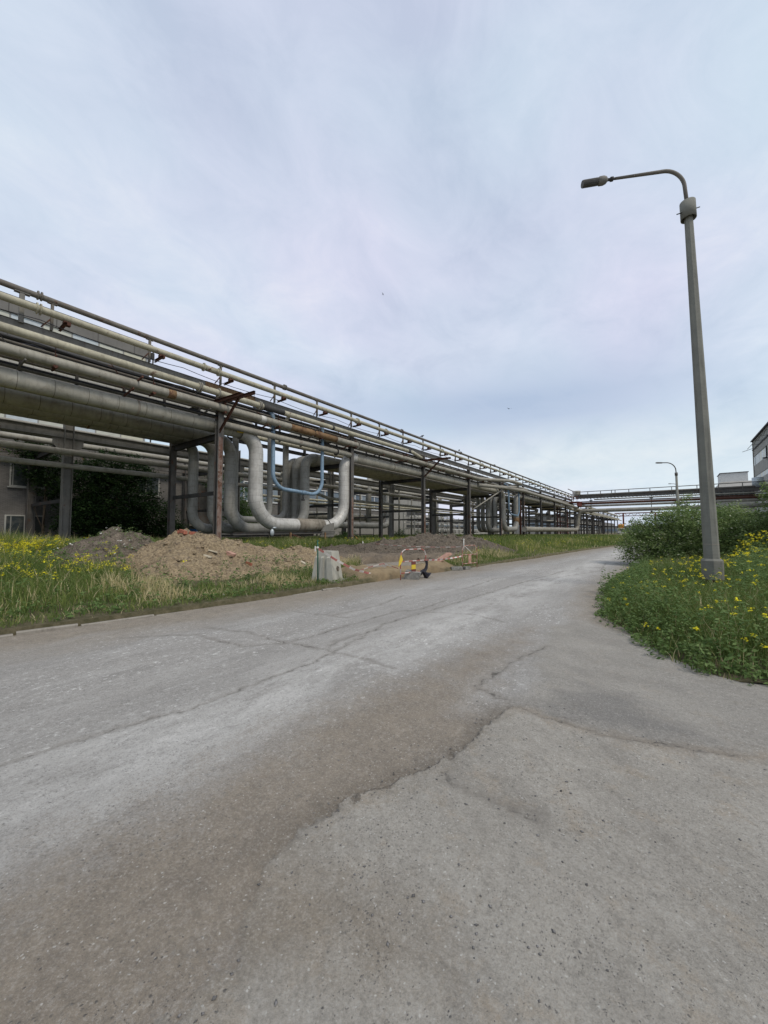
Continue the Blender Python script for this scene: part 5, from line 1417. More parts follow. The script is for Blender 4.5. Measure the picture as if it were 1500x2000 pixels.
def barricade(label, a, b_, h, mat, lean=0.):
    a = Vector(a); b_ = Vector(b_); d_ = (b_-a); dn = d_.normalized(); L = d_.length
    nrm = Vector((dn.y, -dn.x, 0))
    t = wthing('barricade', label, 'barricade', a, 'tube barricades by the pit')
    top = Vector((0, 0, h)) + nrm*lean
    path = fillet([a, a+top, b_+top, b_], .24, 8)
    MB().tube(path, .017, 9).build('frame', M[mat], t)
    for f in (.60, .22):
        p = a + top*f; q = b_ + top*f
        m_ = MB(); m_.cyl(p, q, .018, 8); m_.build('cross_bar', M[mat], t)
    return t, a, b_, dn, L, top, nrm
t, a, b_, dn, L, top, nrm = barricade('red and white tube barricade with a yellow plate and black plastic at its foot', (-6.64, 9.75, .02), (-6.40, 10.85, .02), .92, 'barricade')
c = a + dn*L*.5 + top*.40
m_ = MB(); m_.prism(c + Vector((0, 0, -.17)), c + Vector((0, 0, .17)), [(-.09, -.006), (.09, -.006), (.09, .006), (-.09, .006)], up=nrm)
pl = m_.build('warning_plate', M['yellow_sign'], t)
for zz_ in (-.12, .12):
    m_ = MB(); m_.prism(c + Vector((0, 0, zz_-.05)), c + Vector((0, 0, zz_+.05)), [(-.091, -.009), (.091, -.009), (.091, .009), (-.091, .009)], up=nrm); m_.build('red_band', M['red_steel'], pl)
m_ = MB(); c = a + top*.62 + nrm*.03 - dn*.02
m_.add([c+dn*.0+Vector((0,0,.2)), c+dn*.08+Vector((0,0,.05)), c+dn*.01+Vector((0,0,-.06)), c-dn*.10+Vector((0,0,-.16)), c-dn*.08+Vector((0,0,.0)),
        c+nrm*.02+dn*.0+Vector((0,0,.2)), c+nrm*.02+dn*.08+Vector((0,0,.05)), c+nrm*.02+dn*.01+Vector((0,0,-.06)), c+nrm*.02-dn*.10+Vector((0,0,-.16)), c+nrm*.02-dn*.08+Vector((0,0,0))],
       [(4,3,2,1,0),(5,6,7,8,9),(0,1,6,5),(1,2,7,6),(2,3,8,7),(3,4,9,8),(4,0,5,9)])
m_.build('yellow_flag', M['yellow_sign'], t)
bk = wthing('plastic_sheet', 'twisted black plastic hanging down the right leg of the first barricade', 'plastic', (-6.38, 10.9, 0))
m_ = MB(); p = [b_+top*.58+nrm*.03, b_+top*.45+nrm*.05, b_+top*.32-dn*.04+nrm*.05, b_+top*.2-dn*.14+nrm*.04, b_+top*.1-dn*.05+nrm*.05, b_+nrm*.1+Vector((0,0,.03))]
m_.tube(p, [.05, .04, .055, .08, .10, .17], 7, True, False)
m_.tube([b_+top*.24-dn*.1, b_+top*.14-dn*.3, b_-dn*.36+Vector((0,0,.1))], [.06, .08, .03], 6, True, False)
m_.build('sheet', M['black_cloth'], bk)
t2, a2, b2, dn2, L2, top2, nrm2 = barricade('faded red tube barricade with flat stones on its foot, farther along the road', (-6.62, 14.05, .02), (-6.42, 15.0, .02), .92, 'rusty_barricade')
c = a2 + dn2*L2*.5 + top2*.42
m_ = MB(); m_.prism(c + Vector((0, 0, -.17)), c + Vector((0, 0, .17)), [(-.09, -.006), (.09, -.006), (.09, .006), (-.09, .006)], up=nrm2); m_.build('warning_plate', M['pink_brick'], t2)
m_ = MB(); p = a2 + top2 + dn2*.1; m_.cyl(p - Vector((0, 0, .2)), p + Vector((.0, .0, .24)), .02, 7); m_.ball(p + Vector((0, 0, .24)), .035, 8, 6); m_.cyl(p+Vector((.03,.03,-.02)), p + dn2*.6 - Vector((0, 0, .36)), .016, 6); m_.build('tape_knot', M['paper'], t2)

def tape(label, pts, mat='tape', w_=.06, sag=.0):
    """ribbon with thickness along a polyline, twisting a little"""
    P = []
    for p, q in zip(pts[:-1], pts[1:]):
        p = Vector(p); q = Vector(q); n = max(2, int((q-p).length/.12))
        for k in range(n):
            u_ = k/n; P.append(p.lerp(q, u_) - Vector((0, 0, sag*4*u_*(1-u_))))
    P.append(Vector(pts[-1]))
    vs = []; fs = []; uvs = []; Ls = 0
    for i, p in enumerate(P):
        tn = (P[min(i+1, len(P)-1)] - P[max(i-1, 0)]).normalized()
        an = .5*math.sin(i*.21) + .25*math.sin(i*.53+1)
        sdv = tn.cross(Vector((0, 0, 1))).normalized(); upv = sdv.cross(tn)
        wv = upv*math.cos(an) + sdv*math.sin(an); nv = tn.cross(wv).normalized()
        if i: Ls += (P[i]-P[i-1]).length
        for s_, n_ in ((-1, -1), (1, -1), (1, 1), (-1, 1)): vs.append(p + wv*s_*w_/2 + nv*n_*.0025)
        if i:
            o_ = (i-1)*4
            for k in range(4):
                k2 = (k+1) % 4; fs.append((o_+k, o_+k2, o_+4+k2, o_+4+k)); uvs.append([(0, Lp), (0, Lp), (0, Ls), (0, Ls)])
        Lp = Ls
    m_ = MB(); m_.add(vs, fs, uvs); o = m_.build('barrier_tape', M[mat], None, P[0])
    return tag(o, label, 'barrier tape', 'barrier tapes')
tape('red and white tape running from the green stake down over the concrete block', [(-7.74, 7.33, 1.05), (-7.45, 7.75, .72), (-7.25, 8.3, .42), (-7.3, 8.7, .33), (-7.25, 9.1, .22)])
tape('red and white tape lying loosely across the sandy spoil between block and barricade', [(-7.3, 8.6, .36), (-7.35, 9.1, .42), (-7.2, 9.6, .5), (-6.75, 9.8, .36)], w_=.028)
tape('red and white tape stretched between the two barricades', [tuple(b_ + top*.6), tuple(a2 + top2*.56)], w_=.055, sag=.04)
tape('thin white tape stretched from the soil mound to the second barricade', [(-10.6, 13.6, .95), tuple(a2 + top2*.95)], w_=.016, sag=.06)
tape('yellow and white tape tied from the rack leg to a small white peg', [(-21.55, 24.5, 1.3), (-17.2, 20.6, .72)], w_=.09, sag=.05, mat='plate')
pg = wthing('peg', 'small white peg in the dark soil holding the end of the yellow tape', 'peg', (-17.2, 20.6, .2))
m_ = MB(); m_.cyl((-17.2, 20.6, .1), (-17.2, 20.6, .8), .035, 7); m_.build('rod', M['white_paint'], pg)

# blue notice sign on the brick wall
sg = wthing('notice_sign', 'small blue notice board on the brick wall above the tan heap', 'sign', (-37.9, 19.9, 1.5))
MB().span((-37.99, 18.3, .35), (-37.95, 20.0, 1.75)).build('board', M['blue_sign'], sg)
m_ = MB()
for y_, z_, l_ in ((18.55, 1.45, 1.2), (18.75, 1.2, .9), (18.9, .98, .6)):
    q = y_
    while q < y_+l_: m_.span((-37.948, q, z_), (-37.942, q+random.uniform(.05, .12), z_+.11)); q += .16
m_.build('text_rows', M['sign_white'], sg)

# birds on the top rail
def bird(label, loc, rz, mat, fly=False):
    t = thing('bird', label, 'bird', loc, rz, 'birds')
    m_ = MB()
    m_.tube([(-.27, 0, .02), (-.13, 0, .06), (-.08, 0, .08), (0, 0, .10), (.08, 0, .125), (.13, 0, .17), (.17, 0, .195), (.20, 0, .19), (.26, 0, .18)], [.02, .03, .06, .085, .075, .045, .048, .03, .004], 10)
    if fly:
        m_.add([(.06, .05, .11), (-.05, .05, .11), (-.10, .45, .22), (.02, .42, .23), (-.12, .75, .18), (.06, .05, .10), (-.05, .05, .10), (-.10, .45, .21), (.02, .42, .22)], [(0,3,2,1),(3,4,2),(5,6,7,8)])
        m_.add([(.06, -.05, .11), (-.05, -.05, .11), (-.10, -.45, .22), (.02, -.42, .23), (-.12, -.75, .18), (.06, -.05, .10), (-.05, -.05, .10), (-.10, -.45, .21), (.02, -.42, .22)], [(1,2,3,0),(2,4,3),(8,7,6,5)])
    else:
        for s_ in (-.03, .03): m_.cyl((.0, s_, .04), (.02, s_, -.08), .009, 5)
    m_.build('body', M[mat], t)
    t.scale = ((.6,)*3 if fly else (1.15,)*3)
    return t
bird('dark bird perched on the top rail pipe, the left one of two', (-21.8, 36.3, 11.95), R(70), 'bird')
bird('dark bird perched on the top rail pipe, the right one of two', (-21.8, 45.6, 11.95), R(100), 'bird')
bird('small bird flying in the pale sky right of the perched birds', (-16, 48, 17), R(150), 'bird', True)
bird('tiny bird flying high in the middle of the sky', (-36, 48, 39.6), R(20), 'bird', True)

# ----------------------------------------------------------------- trees and shrubs
def leaf_quads(ctr, nrm_jit, size, rng, aspect=.5):
    """diamond leaves: ctr (N,3) -> verts (4N,3), quads"""
    n = len(ctr)
    a = rng.uniform(0, 2*np.pi, n); el = rng.uniform(-.5, .7, n)
    d = np.stack([np.cos(a)*np.cos(el), np.sin(a)*np.cos(el), np.sin(el)], -1)
    r_ = rng.normal(size=(n, 3)) * nrm_jit + np.array([0, 0, 1.])
    sd_ = np.cross(d, r_); sd_ /= np.linalg.norm(sd_, axis=1, keepdims=True) + 1e-9
    sz = (size * rng.uniform(.6, 1.3, n))[:, None]
    v = np.stack([ctr - d*sz*.5, ctr + sd_*sz*aspect*.5 + d*sz*.05, ctr + d*sz*.5, ctr - sd_*sz*aspect*.5 + d*sz*.05], 1)
    return v.reshape(-1, 3), np.arange(4*n).reshape(-1, 4)

def tree(name, label, cat, loc, blobs, nleaf, size, leafmat, trunk, group, seed, clump=.35, trunk_name='trunk', crown_name='crown', pale=0.05):
    """blobs: (cx,cy,cz,rx,ry,rz) relative to loc; trunk: list of polylines [(pts, r0, r1)]"""
    rng = np.random.default_rng(seed)
    t = wthing(name, label, cat, loc, group)
    L = np.array(loc)
    m_ = MB()
    for pts, r0, r1 in trunk:
        n = len(pts); m_.tube([Vector(p) + Vector(loc) for p in pts], [r0 + (r1-r0)*k/(n-1) for k in range(n)], 8)
    m_.build(trunk_name, M['bark'], t)
    vol = np.array([b_[3]*b_[4]*b_[5] for b_ in blobs])**.75; vol /= vol.sum()
    C = []; T = []
    for b_, f in zip(blobs, vol):
        nc = max(6, int(nleaf*f/26))
        u = rng.normal(size=(nc, 3)); u /= np.linalg.norm(u, axis=1, keepdims=True)
        u *= (rng.uniform(.12, 1.0, (nc, 1))**.45) * rng.uniform(.85, 1.12, (nc, 1))
        cc = u*np.array(b_[3:6]) + np.array(b_[:3])
        per = int(nleaf*f/nc)
        cs = rng.uniform(.5, 1.2, nc)*clump
        o_ = rng.normal(size=(nc, per, 3))*np.array([1, 1, .6])*cs[:, None, None]*.6
        C.append((cc[:, None, :] + o_).reshape(-1, 3))
        T.append(np.repeat(np.clip(rng.normal(.45, .2, nc), 0, 1), per))
    C = np.concatenate(C); T = np.concatenate(T)
    k = C[:, 2] + L[2] > .05; C = C[k]; T = T[k]
    T = np.clip(T + rng.normal(0, .14, len(T)), 0, .86); T[rng.random(len(T)) < pale] = 1.0
    v, q = leaf_quads(C, .6, size, rng)
    np_mesh(crown_name, v, q, None, M[leafmat], dict(tint=np.repeat(T, 4)), False, t)
    return t

def limbs(h, n, spread, seed, r=.12):
    rg = random.Random(seed); out = [([(0, 0, -.1), (.05, .03, h*.35), (.12*spread, .05, h*.7), (.1, .1, h*.95)], r, r*.25)]
    for k in range(n):
        a = rg.uniform(0, 6.28); z0 = h*rg.uniform(.15, .6); l = spread*rg.uniform(.5, 1.)
        out.append(([(.05, .03, z0), (math.cos(a)*l*.5, math.sin(a)*l*.5, z0+h*.15), (math.cos(a)*l, math.sin(a)*l, z0+h*.3)], r*.5, r*.12))
    return out
TG = 'dark trees against the brick annex'
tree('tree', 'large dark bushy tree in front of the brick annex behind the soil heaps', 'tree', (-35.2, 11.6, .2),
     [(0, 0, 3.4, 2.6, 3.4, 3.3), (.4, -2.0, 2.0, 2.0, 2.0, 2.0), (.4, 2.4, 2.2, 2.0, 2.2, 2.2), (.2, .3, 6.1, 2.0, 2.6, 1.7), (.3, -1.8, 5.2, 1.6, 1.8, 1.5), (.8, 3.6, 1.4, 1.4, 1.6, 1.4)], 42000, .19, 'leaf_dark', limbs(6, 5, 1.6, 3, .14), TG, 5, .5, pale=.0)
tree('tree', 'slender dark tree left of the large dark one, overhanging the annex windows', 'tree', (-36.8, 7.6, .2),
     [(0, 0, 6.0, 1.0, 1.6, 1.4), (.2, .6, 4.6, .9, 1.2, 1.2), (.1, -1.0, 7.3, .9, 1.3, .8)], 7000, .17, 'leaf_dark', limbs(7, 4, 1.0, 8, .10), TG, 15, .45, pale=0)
tree('tree', 'bright green tree showing between the pipe loops and the annex corner', 'tree', (-36.5, 22.5, .2),
     [(0, 0, 4.6, 2.2, 2.0, 2.4), (.2, 1.4, 2.8, 1.8, 1.6, 1.8), (0, -1.6, 6.4, 1.5, 1.5, 1.2)], 8000, .18, 'leaf_light', limbs(7, 7, 2, 18, .13), 'green trees behind the loops', 16, .5, pale=0)
tree('tree', 'light green young tree behind the grey vertical pipes', 'tree', (-40, 27.5, .2),
     [(0, 0, 3.6, 1.6, 2.0, 2.4), (.2, 1.6, 2.0, 1.6, 1.6, 1.6)], 5000, .18, 'leaf_light', limbs(6, 6, 1.8, 28, .1), 'green trees behind the loops', 17, .5, pale=0)
for k, (x, y, r, h, lb) in enumerate(((-27.5, 29.5, 1.0, 1.3, 'low leafy bush growing under the big loop right side'), (-30.2, 44.5, 1.1, 1.6, 'small bush at the foot of the plastered wall'), (-33, 55, 1.5, 2.0, 'green bush left of the pale steel rack'), (-29.5, 33.0, 1.1, 1.4, 'low bush behind the frame at the right end of the big loop'))):
    tree('shrub', lb, 'shrub', (x, y, .15), [(0, 0, h*.5, r, r, h*.6)], 1500, .14, 'leaf_light', limbs(h, 4, r*.7, 40+k, .03), 'small bushes under the rack', 50+k, .3, 'stem', 'foliage', 0)

BU = 'wild shrubs behind the lamp post'
tree('shrub', 'wide arching shrub left of the lamp post, overhanging the road edge', 'shrub', (-.2, 21.2, .1),
     [(0, 0, 1.1, 1.5, 1.5, 1.15), (-.9, -.6, .65, 1.0, 1.1, .8), (-.2, -1.0, .5, 1.3, .8, .55), (.4, .2, 1.9, 1.0, 1.0, .65), (1.2, -.3, 1.35, 1.2, 1.3, 1.1), (-.9, .3, 1.4, .8, .9, .6)], 34000, .088, 'leaf_bush', limbs(2.4, 14, 1.9, 5, .035), BU, 71, .24, 'stem', 'foliage', .05)
tree('shrub', 'tall loose shrub with thin upright shoots right behind the slim lamp post', 'shrub', (1.0, 23.6, .1),
     [(0, 0, 1.4, 1.2, 1.2, 1.4), (-.6, .2, 2.5, .35, .35, .5), (-.3, .2, 2.9, .2, .2, .4), (.8, .1, 1.9, .9, .9, .8)], 14000, .088, 'leaf_bush', limbs(3.0, 10, 1.2, 6, .03), BU, 72, .22, 'stem', 'foliage', .035)
tree('shrub', 'broad dark shrub just right of the lamp post', 'shrub', (2.6, 21.0, .1),
     [(0, 0, 1.0, 1.3, 1.5, 1.1), (-.5, .5, 1.8, .9, .9, .8), (.9, -.5, 1.4, 1.2, 1.2, 1.2)], 20000, .088, 'leaf_bush', limbs(2.4, 10, 1.4, 7, .03), BU, 73, .24, 'stem', 'foliage', .03)
tree('shrub', 'tallest shrub at the right picture edge rising over the bridge pipes', 'shrub', (3.9, 19.6, .1),
     [(0, 0, 1.5, 1.3, 1.4, 1.5), (-.5, .2, 2.7, .8, .9, .75), (.5, 0, 2.9, 1.0, 1.0, .9), (1.2, -.5, 1.6, 1.1, 1.2, 1.4)], 24000, .088, 'leaf_bush', limbs(3.3, 12, 1.3, 9, .04), BU, 74, .25, 'stem', 'foliage', .03)

# ----------------------------------------------------------------- grass, weeds and flowers
def in_view(x, y, m=.95):
    f_ = -math.sin(YAW)*x + math.cos(YAW)*y; r_ = math.cos(YAW)*x + math.sin(YAW)*y
    return (f_ > .5) & (np.abs(r_) < f_*m*1.2 + 4.0)

def blades(name, label, x, y, z, h, w_, lean, tint, mat, rng):
    n = len(x)
    a = rng.uniform(0, 2*np.pi, n); b_ = rng.uniform(0, 2*np.pi, n)
    wx_, wy_ = np.cos(a)*w_*.5, np.sin(a)*w_*.5
    lx, ly = np.cos(b_)*lean*h, np.sin(b_)*lean*h
    P = np.stack([x, y, z-.03], -1); W = np.stack([wx_, wy_, np.zeros(n)], -1)
    Mid = P + np.stack([lx*.35, ly*.35, h*.55], -1); Tip = P + np.stack([lx, ly, h*np.sqrt(np.clip(1-lean**2*.5, .2, 1))], -1)
    V = np.stack([P-W, P+W, Mid+W*.75, Mid-W*.75, Tip], 1).reshape(-1, 3)
    i = np.arange(n)[:, None]*5
    o = np_mesh(name, V, i + np.array([[0,1,2,3]]), i + np.array([[3,2,4]]), M[mat], dict(tint=np.repeat(tint, 5)))
    return tag(o, label, 'grass', None, 'stuff')

rng = np.random.default_rng(5)
def scatter(n, x0, x1, y0, y1):
    x = rng.uniform(x0, x1, n); y = rng.uniform(y0, y1, n); k = in_view(x, y); return x[k], y[k]

def mask_left(x, y):
    d = kerb_x(y) - x
    hp = heap_h(x, y)
    bare = np.maximum(sdist(x, y, PIT)+.3, np.maximum(sdist(x, y, SANDP), sdist(x, y, DARKS)+.2)) + (fbm(x*1.5, y*1.5, 3, 91)-.5)*.9
    return d, hp, bare
# near left verge
x, y = scatter(330000, -28, -6.5, -3, 22)
d, hp, bare = mask_left(x, y)
den = fbm(x*.9, y*.9, 4, 101)
clayfoot = np.exp(-((x+9.9)/.8)**2)*((y > 4.4) & (y < 9.5))
keep = (d > .05 + .10*den) & (hp < .10) & (bare < 0) & (rng.random(len(x)) < np.clip((den-.22)*3.2, .05, 1)) & (rng.random(len(x)) > clayfoot*.8) & (rng.random(len(x)) < sstep(0, .4, d)*.85+.15)
x, y, d, den = x[keep], y[keep], d[keep], den[keep]
dry = sstep(.42, .62, fbm(x*.8+3, y*.8, 4, 111)) * sstep(4.6, 2.6, d) * sstep(.5, 1.1, d) + .85*sstep(.9, .3, np.abs(d-1.2))*sstep(5.4, 6.6, y)*sstep(7.6, 7.2, y)
hh = .12 + .20*sstep(.4, 2.5, d) + .30*sstep(3, 7, d)*sstep(7, 3, y) + .28*sstep(7, 12, d)
hh = hh * rng.uniform(.5, 1.35, len(x)) * (.6+.8*den) * (1 - .5*np.exp(-((x+10.1)/1.2)**2)*sstep(3.6, 5, y)*sstep(11, 9, y))
tint = np.clip(.22 + (den-.5)*.5 + rng.normal(0, .13, len(x)), 0, .58)
isdry = rng.random(len(x)) < dry*.8 + .06
tint = np.where(isdry, rng.uniform(.64, 1., len(x)), tint); hh = np.where(isdry, hh*1.15, hh)
blades('grass', 'green and straw-coloured grass on the verge left of the road', x, y, ground_z(x, y), hh, rng.uniform(.007, .016, len(x))*(1+.05*d), rng.uniform(.1, .75, len(x)), tint, 'grass', rng)
# far left verge, up to and under the racks
x, y = scatter(420000, -60, 12, 14, 150)
d, hp, bare = mask_left(x, y)
r_ = np.hypot(x, y)
den = fbm(x*.5, y*.5, 4, 121)
ongoing = (d > .15) & (d < 45) & (hp < .06) & (bare < 0) & (x > -45) & ~((x < -22) & (y < 16))
keep = ongoing & (rng.random(len(x)) < np.where(d < 16, 1, .35)*np.clip(den*2.0, .2, 1))
x, y, d, den, r_ = x[keep], y[keep], d[keep], den[keep], r_[keep]
hh = (.18 + .42*sstep(.3, 3, d)) * rng.uniform(.55, 1.3, len(x)) * (1 - .6*sstep(80, 115, y))
yel = sstep(.50, .66, fbm(x*.25, y*.25, 4, 131))*sstep(8, 3, d)
tint = np.clip(.24 + (den-.5)*.5 + yel*.25 + rng.normal(0, .11, len(x)), 0, .66)
tint = np.where(rng.random(len(x)) < .07, rng.uniform(.66, .9, len(x)), tint)
blades('grass', 'tall green grass along the far left verge and under the pipe rack', x, y, ground_z(x, y), hh, .012+.0011*r_, rng.uniform(.1, .55, len(x)), tint, 'grass', rng)
x, y = scatter(60000, -42, -21, -4, 17)
d, hp, bare = mask_left(x, y)
k = (hp < .05) & (x > -37.5); x, y = x[k], y[k]
blades('grass', 'shaded grass under the rack at the far left', x, y, ground_z(x, y), rng.uniform(.3, .8, len(x)), np.full(len(x), .03), rng.uniform(.1, .5, len(x)), np.clip(rng.normal(.25, .12, len(x)), 0, .6), 'grass', rng)

# right verge
RP = REDGE + [(64, 124), (90, 126), (70, 22), (31, 16.4)]
def mask_right(x, y): return sdist(x, y, RP)
def gzr(x, y):
    d_ = mask_right(x, y); return np.where(d_ < .1, road_z(x, y), .0) + .02*sstep(0, .25, d_) + .12*sstep(.1, 2.5, d_)
x, y = scatter(330000, -2, 14, 5, 24)
d = mask_right(x, y); den = fbm(x*1.3, y*1.3, 4, 141)
keep = (d > .04) & (rng.random(len(x)) < np.clip((den-.15)*2.6, .12, 1)) & (rng.random(len(x)) < np.where(y < 13, 1, .6))
x, y, d, den = x[keep], y[keep], d[keep], den[keep]
hh = (.14 + .30*sstep(0, 1.0, d) + .06*sstep(1.2, 3.5, d))*(1 - .75*np.exp(-((x-.95)**2+(y-11.5)**2)/1.3)) * rng.uniform(.5, 1.35, len(x))
tint = np.clip(.2 + (den-.5)*.5 + rng.normal(0, .12, len(x)), 0, .6)
tint = np.where(rng.random(len(x)) < .10, rng.uniform(.66, .95, len(x)), tint)
blades('grass', 'tall green grass around the concrete lamp post on the right verge', x, y, gzr(x, y), hh, rng.uniform(.006, .012, len(x)), rng.uniform(.1, .6, len(x)), tint, 'grass', rng)
x, y = scatter(90000, -4, 40, 22, 110)
d = mask_right(x, y); k = (d > .1) & (d < 25); x, y = x[k], y[k]
blades('grass', 'grass along the right verge behind the shrubs', x, y, gzr(x, y), rng.uniform(.3, .8, len(x)), .012+.0012*np.hypot(x, y), rng.uniform(.1, .5, len(x)), np.clip(rng.normal(.28, .12, len(x)), 0, .6), 'grass', rng)

# leafy weeds: short stems with many small leaves
def weeds(name, label, x, y, z, h, nl, size, rng_, tint0=.45, spread=.14):
    n = len(x)
    u = rng_.uniform(.08, 1, (n, nl))
    a = rng_.uniform(0, 2*np.pi, (n, nl)); rr_ = spread*(.35+.65*rng_.random((n, nl)))*(1.15-u*.7)
    C = np.stack([x[:, None]+np.cos(a)*rr_, y[:, None]+np.sin(a)*rr_, z[:, None]+u*h[:, None]], -1).reshape(-1, 3)
    T = np.clip(tint0 + rng_.normal(0, .12, (n, 1)) + (u-.5)*.25 + rng_.normal(0, .1, (n, nl)), 0, 1).ravel()
    v, q = leaf_quads(C, .7, size, rng_, .42)
    o = np_mesh(name, v, q, None, M['weed'], dict(tint=np.repeat(T, 4)))
    return tag(o, label, 'weeds', None, 'stuff')
x, y = scatter(11000, -2.2, 9, 4.8, 16); d = mask_right(x, y)
k = (d > -.12) & (rng.random(len(x)) < np.where(d < .9, .8, .16)*sstep(-.14, .1, d)); x, y, d = x[k], y[k], d[k]
weeds('weeds', 'leafy dark green weeds along the edge of the right verge', x, y, gzr(x, y), (.10+.40*sstep(0, .7, d))*(.45+1.2*fbm(x*1.1, y*1.1, 3, 211))*rng.uniform(.5, 1.4, len(x))*(1 - .7*np.exp(-((x-.95)**2+(y-11.5)**2)/1.3)), 26, .055, rng)
x, y = scatter(9000, -24, -7, -3, 9); d, hp, bare = mask_left(x, y)
k = (d > .15) & (hp < .35) & (bare < -.1) & (rng.random(len(x)) < .22 + .6*sstep(4, 7, d)*sstep(6, 2, y)); x, y, d = x[k], y[k], d[k]
weeds('weeds', 'leafy green weeds among the grass of the left verge', x, y, ground_z(x, y), (.12+.2*sstep(.5, 3, d)+.3*sstep(4, 8, d))*rng.uniform(.6, 1.3, len(x)), 15, .085, rng, .4, .17)
x, y = scatter(300, -17.5, -12.5, 3, 7.3); k = (heap_h(x, y) > .2) & (x < -13.9) & (rng.random(len(x)) < .8); x, y = x[k], y[k]
weeds('weeds', 'sparse grey-green weeds on the face of the leftmost soil heap', x, y, ground_z(x, y), rng.uniform(.06, .2, len(x)), 12, .06, rng, .75, .12)

x, y = scatter(2600, 0, 7, 8.5, 17); d = mask_right(x, y)
def edge_right0(x, y):
    f_ = -math.sin(YAW)*x + math.cos(YAW)*y; r_ = math.cos(YAW)*x + math.sin(YAW)*y
    return sstep(.87, .96, r_/np.maximum(f_, .1))*sstep(8.5, 10.5, y)
k = (d > .3) & (rng.random(len(x)) < edge_right0(x, y)*.8); x, y, d = x[k], y[k], d[k]
weeds('weeds', 'tall loose flowering weeds right of the lamp post at the picture edge', x, y, gzr(x, y), rng.uniform(.55, 1.1, len(x)), 34, .06, rng, .55, .16)
x, y = scatter(420, -2, 5, 5, 13); d = mask_right(x, y)
k = (d > -.08) & (d < 1.0) & (fbm(x*2.1, y*2.1, 2, 221) > .52); x, y, d = x[k], y[k], d[k]
weeds('weeds', 'ragged taller weed clumps along the edge of the right verge', x, y, gzr(x, y), rng.uniform(.3, .62, len(x)), 60, .065, rng, .5, .2)
# yellow flowers on thin stems
def flowers(label, x, y, z, h, rng_, sz=.03, nf=9, head=.045):
    n = len(x)
    C = []; 
    hc = np.stack([x, y, z+h], -1)
    off = rng_.normal(size=(n, nf, 3))*np.array([head, head, head*.7])
    P = (hc[:, None, :] + off).reshape(-1, 3)
    v, q = leaf_quads(P, .25, sz, rng_, .9)
    o = np_mesh('wildflowers', v, q, None, M['flower'], dict(tint=np.repeat(rng_.random(len(P)), 4)))
    tag(o, label, 'wildflowers', None, 'stuff')
    return x, y, z, h
def flower_patch(label, x, y, z, h, sz, nf, head):
    flowers(label, x, y, z, h, rng, sz, nf, head)
    return x, y, z, h
x, y = scatter(20000, -32, -9, -4, 5.8); d, hp, bare = mask_left(x, y)
pf = sstep(6.5, 11, d)*sstep(5.2, 3.2, y)*.8 + .16*sstep(2, 5, d)*sstep(6.5, 4, y)
cl_ = fbm(x*1.1, y*1.1, 3, 151)
k = (hp < .3) & (rng.random(len(x)) < pf*np.clip((cl_-.35)*4, 0, 1)); x, y, d = x[k], y[k], d[k]
h_ = (.34+.38*sstep(4, 9, d))*rng.uniform(.8, 1.25, len(x))
flower_patch('dense yellow wildflowers on the left verge before the brick annex', x, y, ground_z(x, y), h_, .036, 14, .038)
FL = [(x, y, ground_z(x, y), h_)]
x, y = scatter(1700, -22, -12, 12, 34); d, hp, bare = mask_left(x, y)
k = (hp < .05) & (bare < -.3) & (rng.random(len(x)) < .16); x, y = x[k], y[k]
flower_patch('scattered yellow wildflowers in the grass behind the heaps', x, y, ground_z(x, y), rng.uniform(.4, .65, len(x)), .06, 6, .06)
x, y = scatter(2600, -16, -5, 16, 90); d, hp, bare = mask_left(x, y)
k = (d > .5) & (d < 8) & (bare < -.2) & (fbm(x*.25, y*.25, 4, 131) > .52) & (rng.random(len(x)) < .22); x, y = x[k], y[k]
flower_patch('yellowish flowering weeds in bands along the far left verge', x, y, ground_z(x, y), rng.uniform(.35, .6, len(x)), .05, 7, .12)
x, y = scatter(5200, -2, 9, 5, 17); d = mask_right(x, y); cl_ = fbm(x*1.6, y*1.6, 3, 161)
def edge_right(x, y):
    f_ = -math.sin(YAW)*x + math.cos(YAW)*y; r_ = math.cos(YAW)*x + math.sin(YAW)*y
    return sstep(.87, .96, r_/np.maximum(f_, .1))*sstep(8.5, 10.5, y)
right = edge_right(x, y)
k = (d > .12) & (rng.random(len(x)) < (.30+.42*right)*np.clip((cl_-.36)*5, .05, 1)); x, y, d = x[k], y[k], d[k]; right = edge_right(x, y)
h_ = (.18+.30*sstep(0, 1.2, d)+.62*right)*rng.uniform(.7, 1.25, len(x))
flower_patch('bright yellow wildflowers dotted over the right verge', x, y, gzr(x, y), h_, .026, 13, .016)
FL.append((x, y, gzr(x, y), h_))
X_ = np.concatenate([f[0] for f in FL]); Y_ = np.concatenate([f[1] for f in FL]); Z_ = np.concatenate([f[2] for f in FL]); Hh = np.concatenate([f[3] for f in FL])
blades('flower_stems', 'thin green stems of the yellow wildflowers', X_, Y_, Z_, Hh, np.full(len(X_), .008), np.full(len(X_), .02), np.full(len(X_), .4), 'grass', rng)
x, y = scatter(500, -17.5, -13.9, 3, 7.3); k = (heap_h(x, y) > .35) & (rng.random(len(x)) < .3); x, y = x[k], y[k]
P = np.stack([x, y, ground_z(x, y)+.12], -1); v, q = leaf_quads(P, .3, .07, rng, .9)
M['white_petal'] = plain('white_petals', (.6, .6, .55), .8, .1)
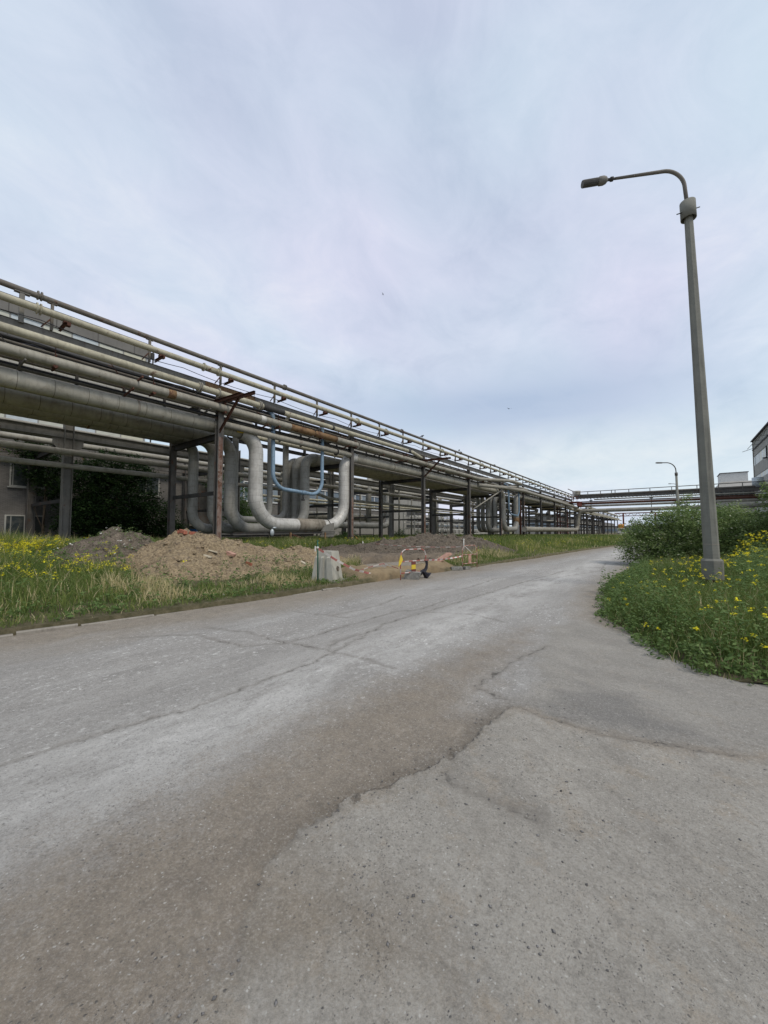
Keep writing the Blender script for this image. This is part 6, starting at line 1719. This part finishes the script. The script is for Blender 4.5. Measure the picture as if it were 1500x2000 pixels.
o = np_mesh('wildflowers', v, q, None, M['white_petal'], None); tag(o, 'tiny white flowers on the face of the leftmost soil heap', 'wildflowers', None, 'stuff')

# loose gravel on the road and the apron
n = 16000
a = rng.uniform(-1.0, 1.0, n); r_ = .55 + 9*rng.random(n)**1.7
x = r_*np.sin(a*.95 - YAW); y = r_*np.cos(a*.95 - YAW)
cl_ = fbm(x*1.2, y*1.2, 4, 171)
sl = sdist(x, y, SLAB); si = sdist(x, y, SILT)
k = (rng.random(n) < np.clip((cl_-.3)*3, .05, 1)*np.where(si > 0, .6, np.where(sl > 0, .4, .28)) + .9*np.exp(-(np.minimum(np.abs(sl+.04), 9)/.06)**2)*(y < 3.6)) & (x > kerb_x(y)+.1) & (mask_right(x, y) < 0); x, y, sl = x[k], y[k], sl[k]
base = np.array([(1,0,0),(-1,0,0),(0,1,0),(0,-1,0),(0,0,1),(0,0,-.6)], float)
tri = np.array([(0,2,4),(2,1,4),(1,3,4),(3,0,4),(2,0,5),(1,2,5),(3,1,5),(0,3,5)])
sz = .002 + .0075*rng.random(len(x))**4
A = rng.uniform(0, 2*np.pi, len(x)); ca_, sa_ = np.cos(A), np.sin(A)
B_ = base[None]*rng.uniform(.6, 1.25, (len(x), 6, 1))*sz[:, None, None]*np.array([1.2, .85, .6])
V = np.stack([B_[..., 0]*ca_[:, None]-B_[..., 1]*sa_[:, None], B_[..., 0]*sa_[:, None]+B_[..., 1]*ca_[:, None], B_[..., 2]], -1)
rz_ = np.where(sl > 0, .013*(.12+.88*sstep(1.2, 1.9, y))*sstep(-7, -2, -np.hypot(x, y))*(.25+.75*sstep(-.5, -1.1, x)), -.006) + (fbm(x*.7, y*.7, 4, 5)-.5)*.05 + (fbm(x*6, y*6, 4, 7)-.5)*.008
V = V + np.stack([x, y, rz_ + sz*.25], -1)[:, None, :]
tq = (np.arange(len(x))[:, None, None]*6 + tri[None]).reshape(-1, 3)
o = np_mesh('gravel', V.reshape(-1, 3), None, tq, M['pebble'], None); tag(o, 'loose gravel stones scattered over the road and the apron', 'gravel', None, 'stuff')
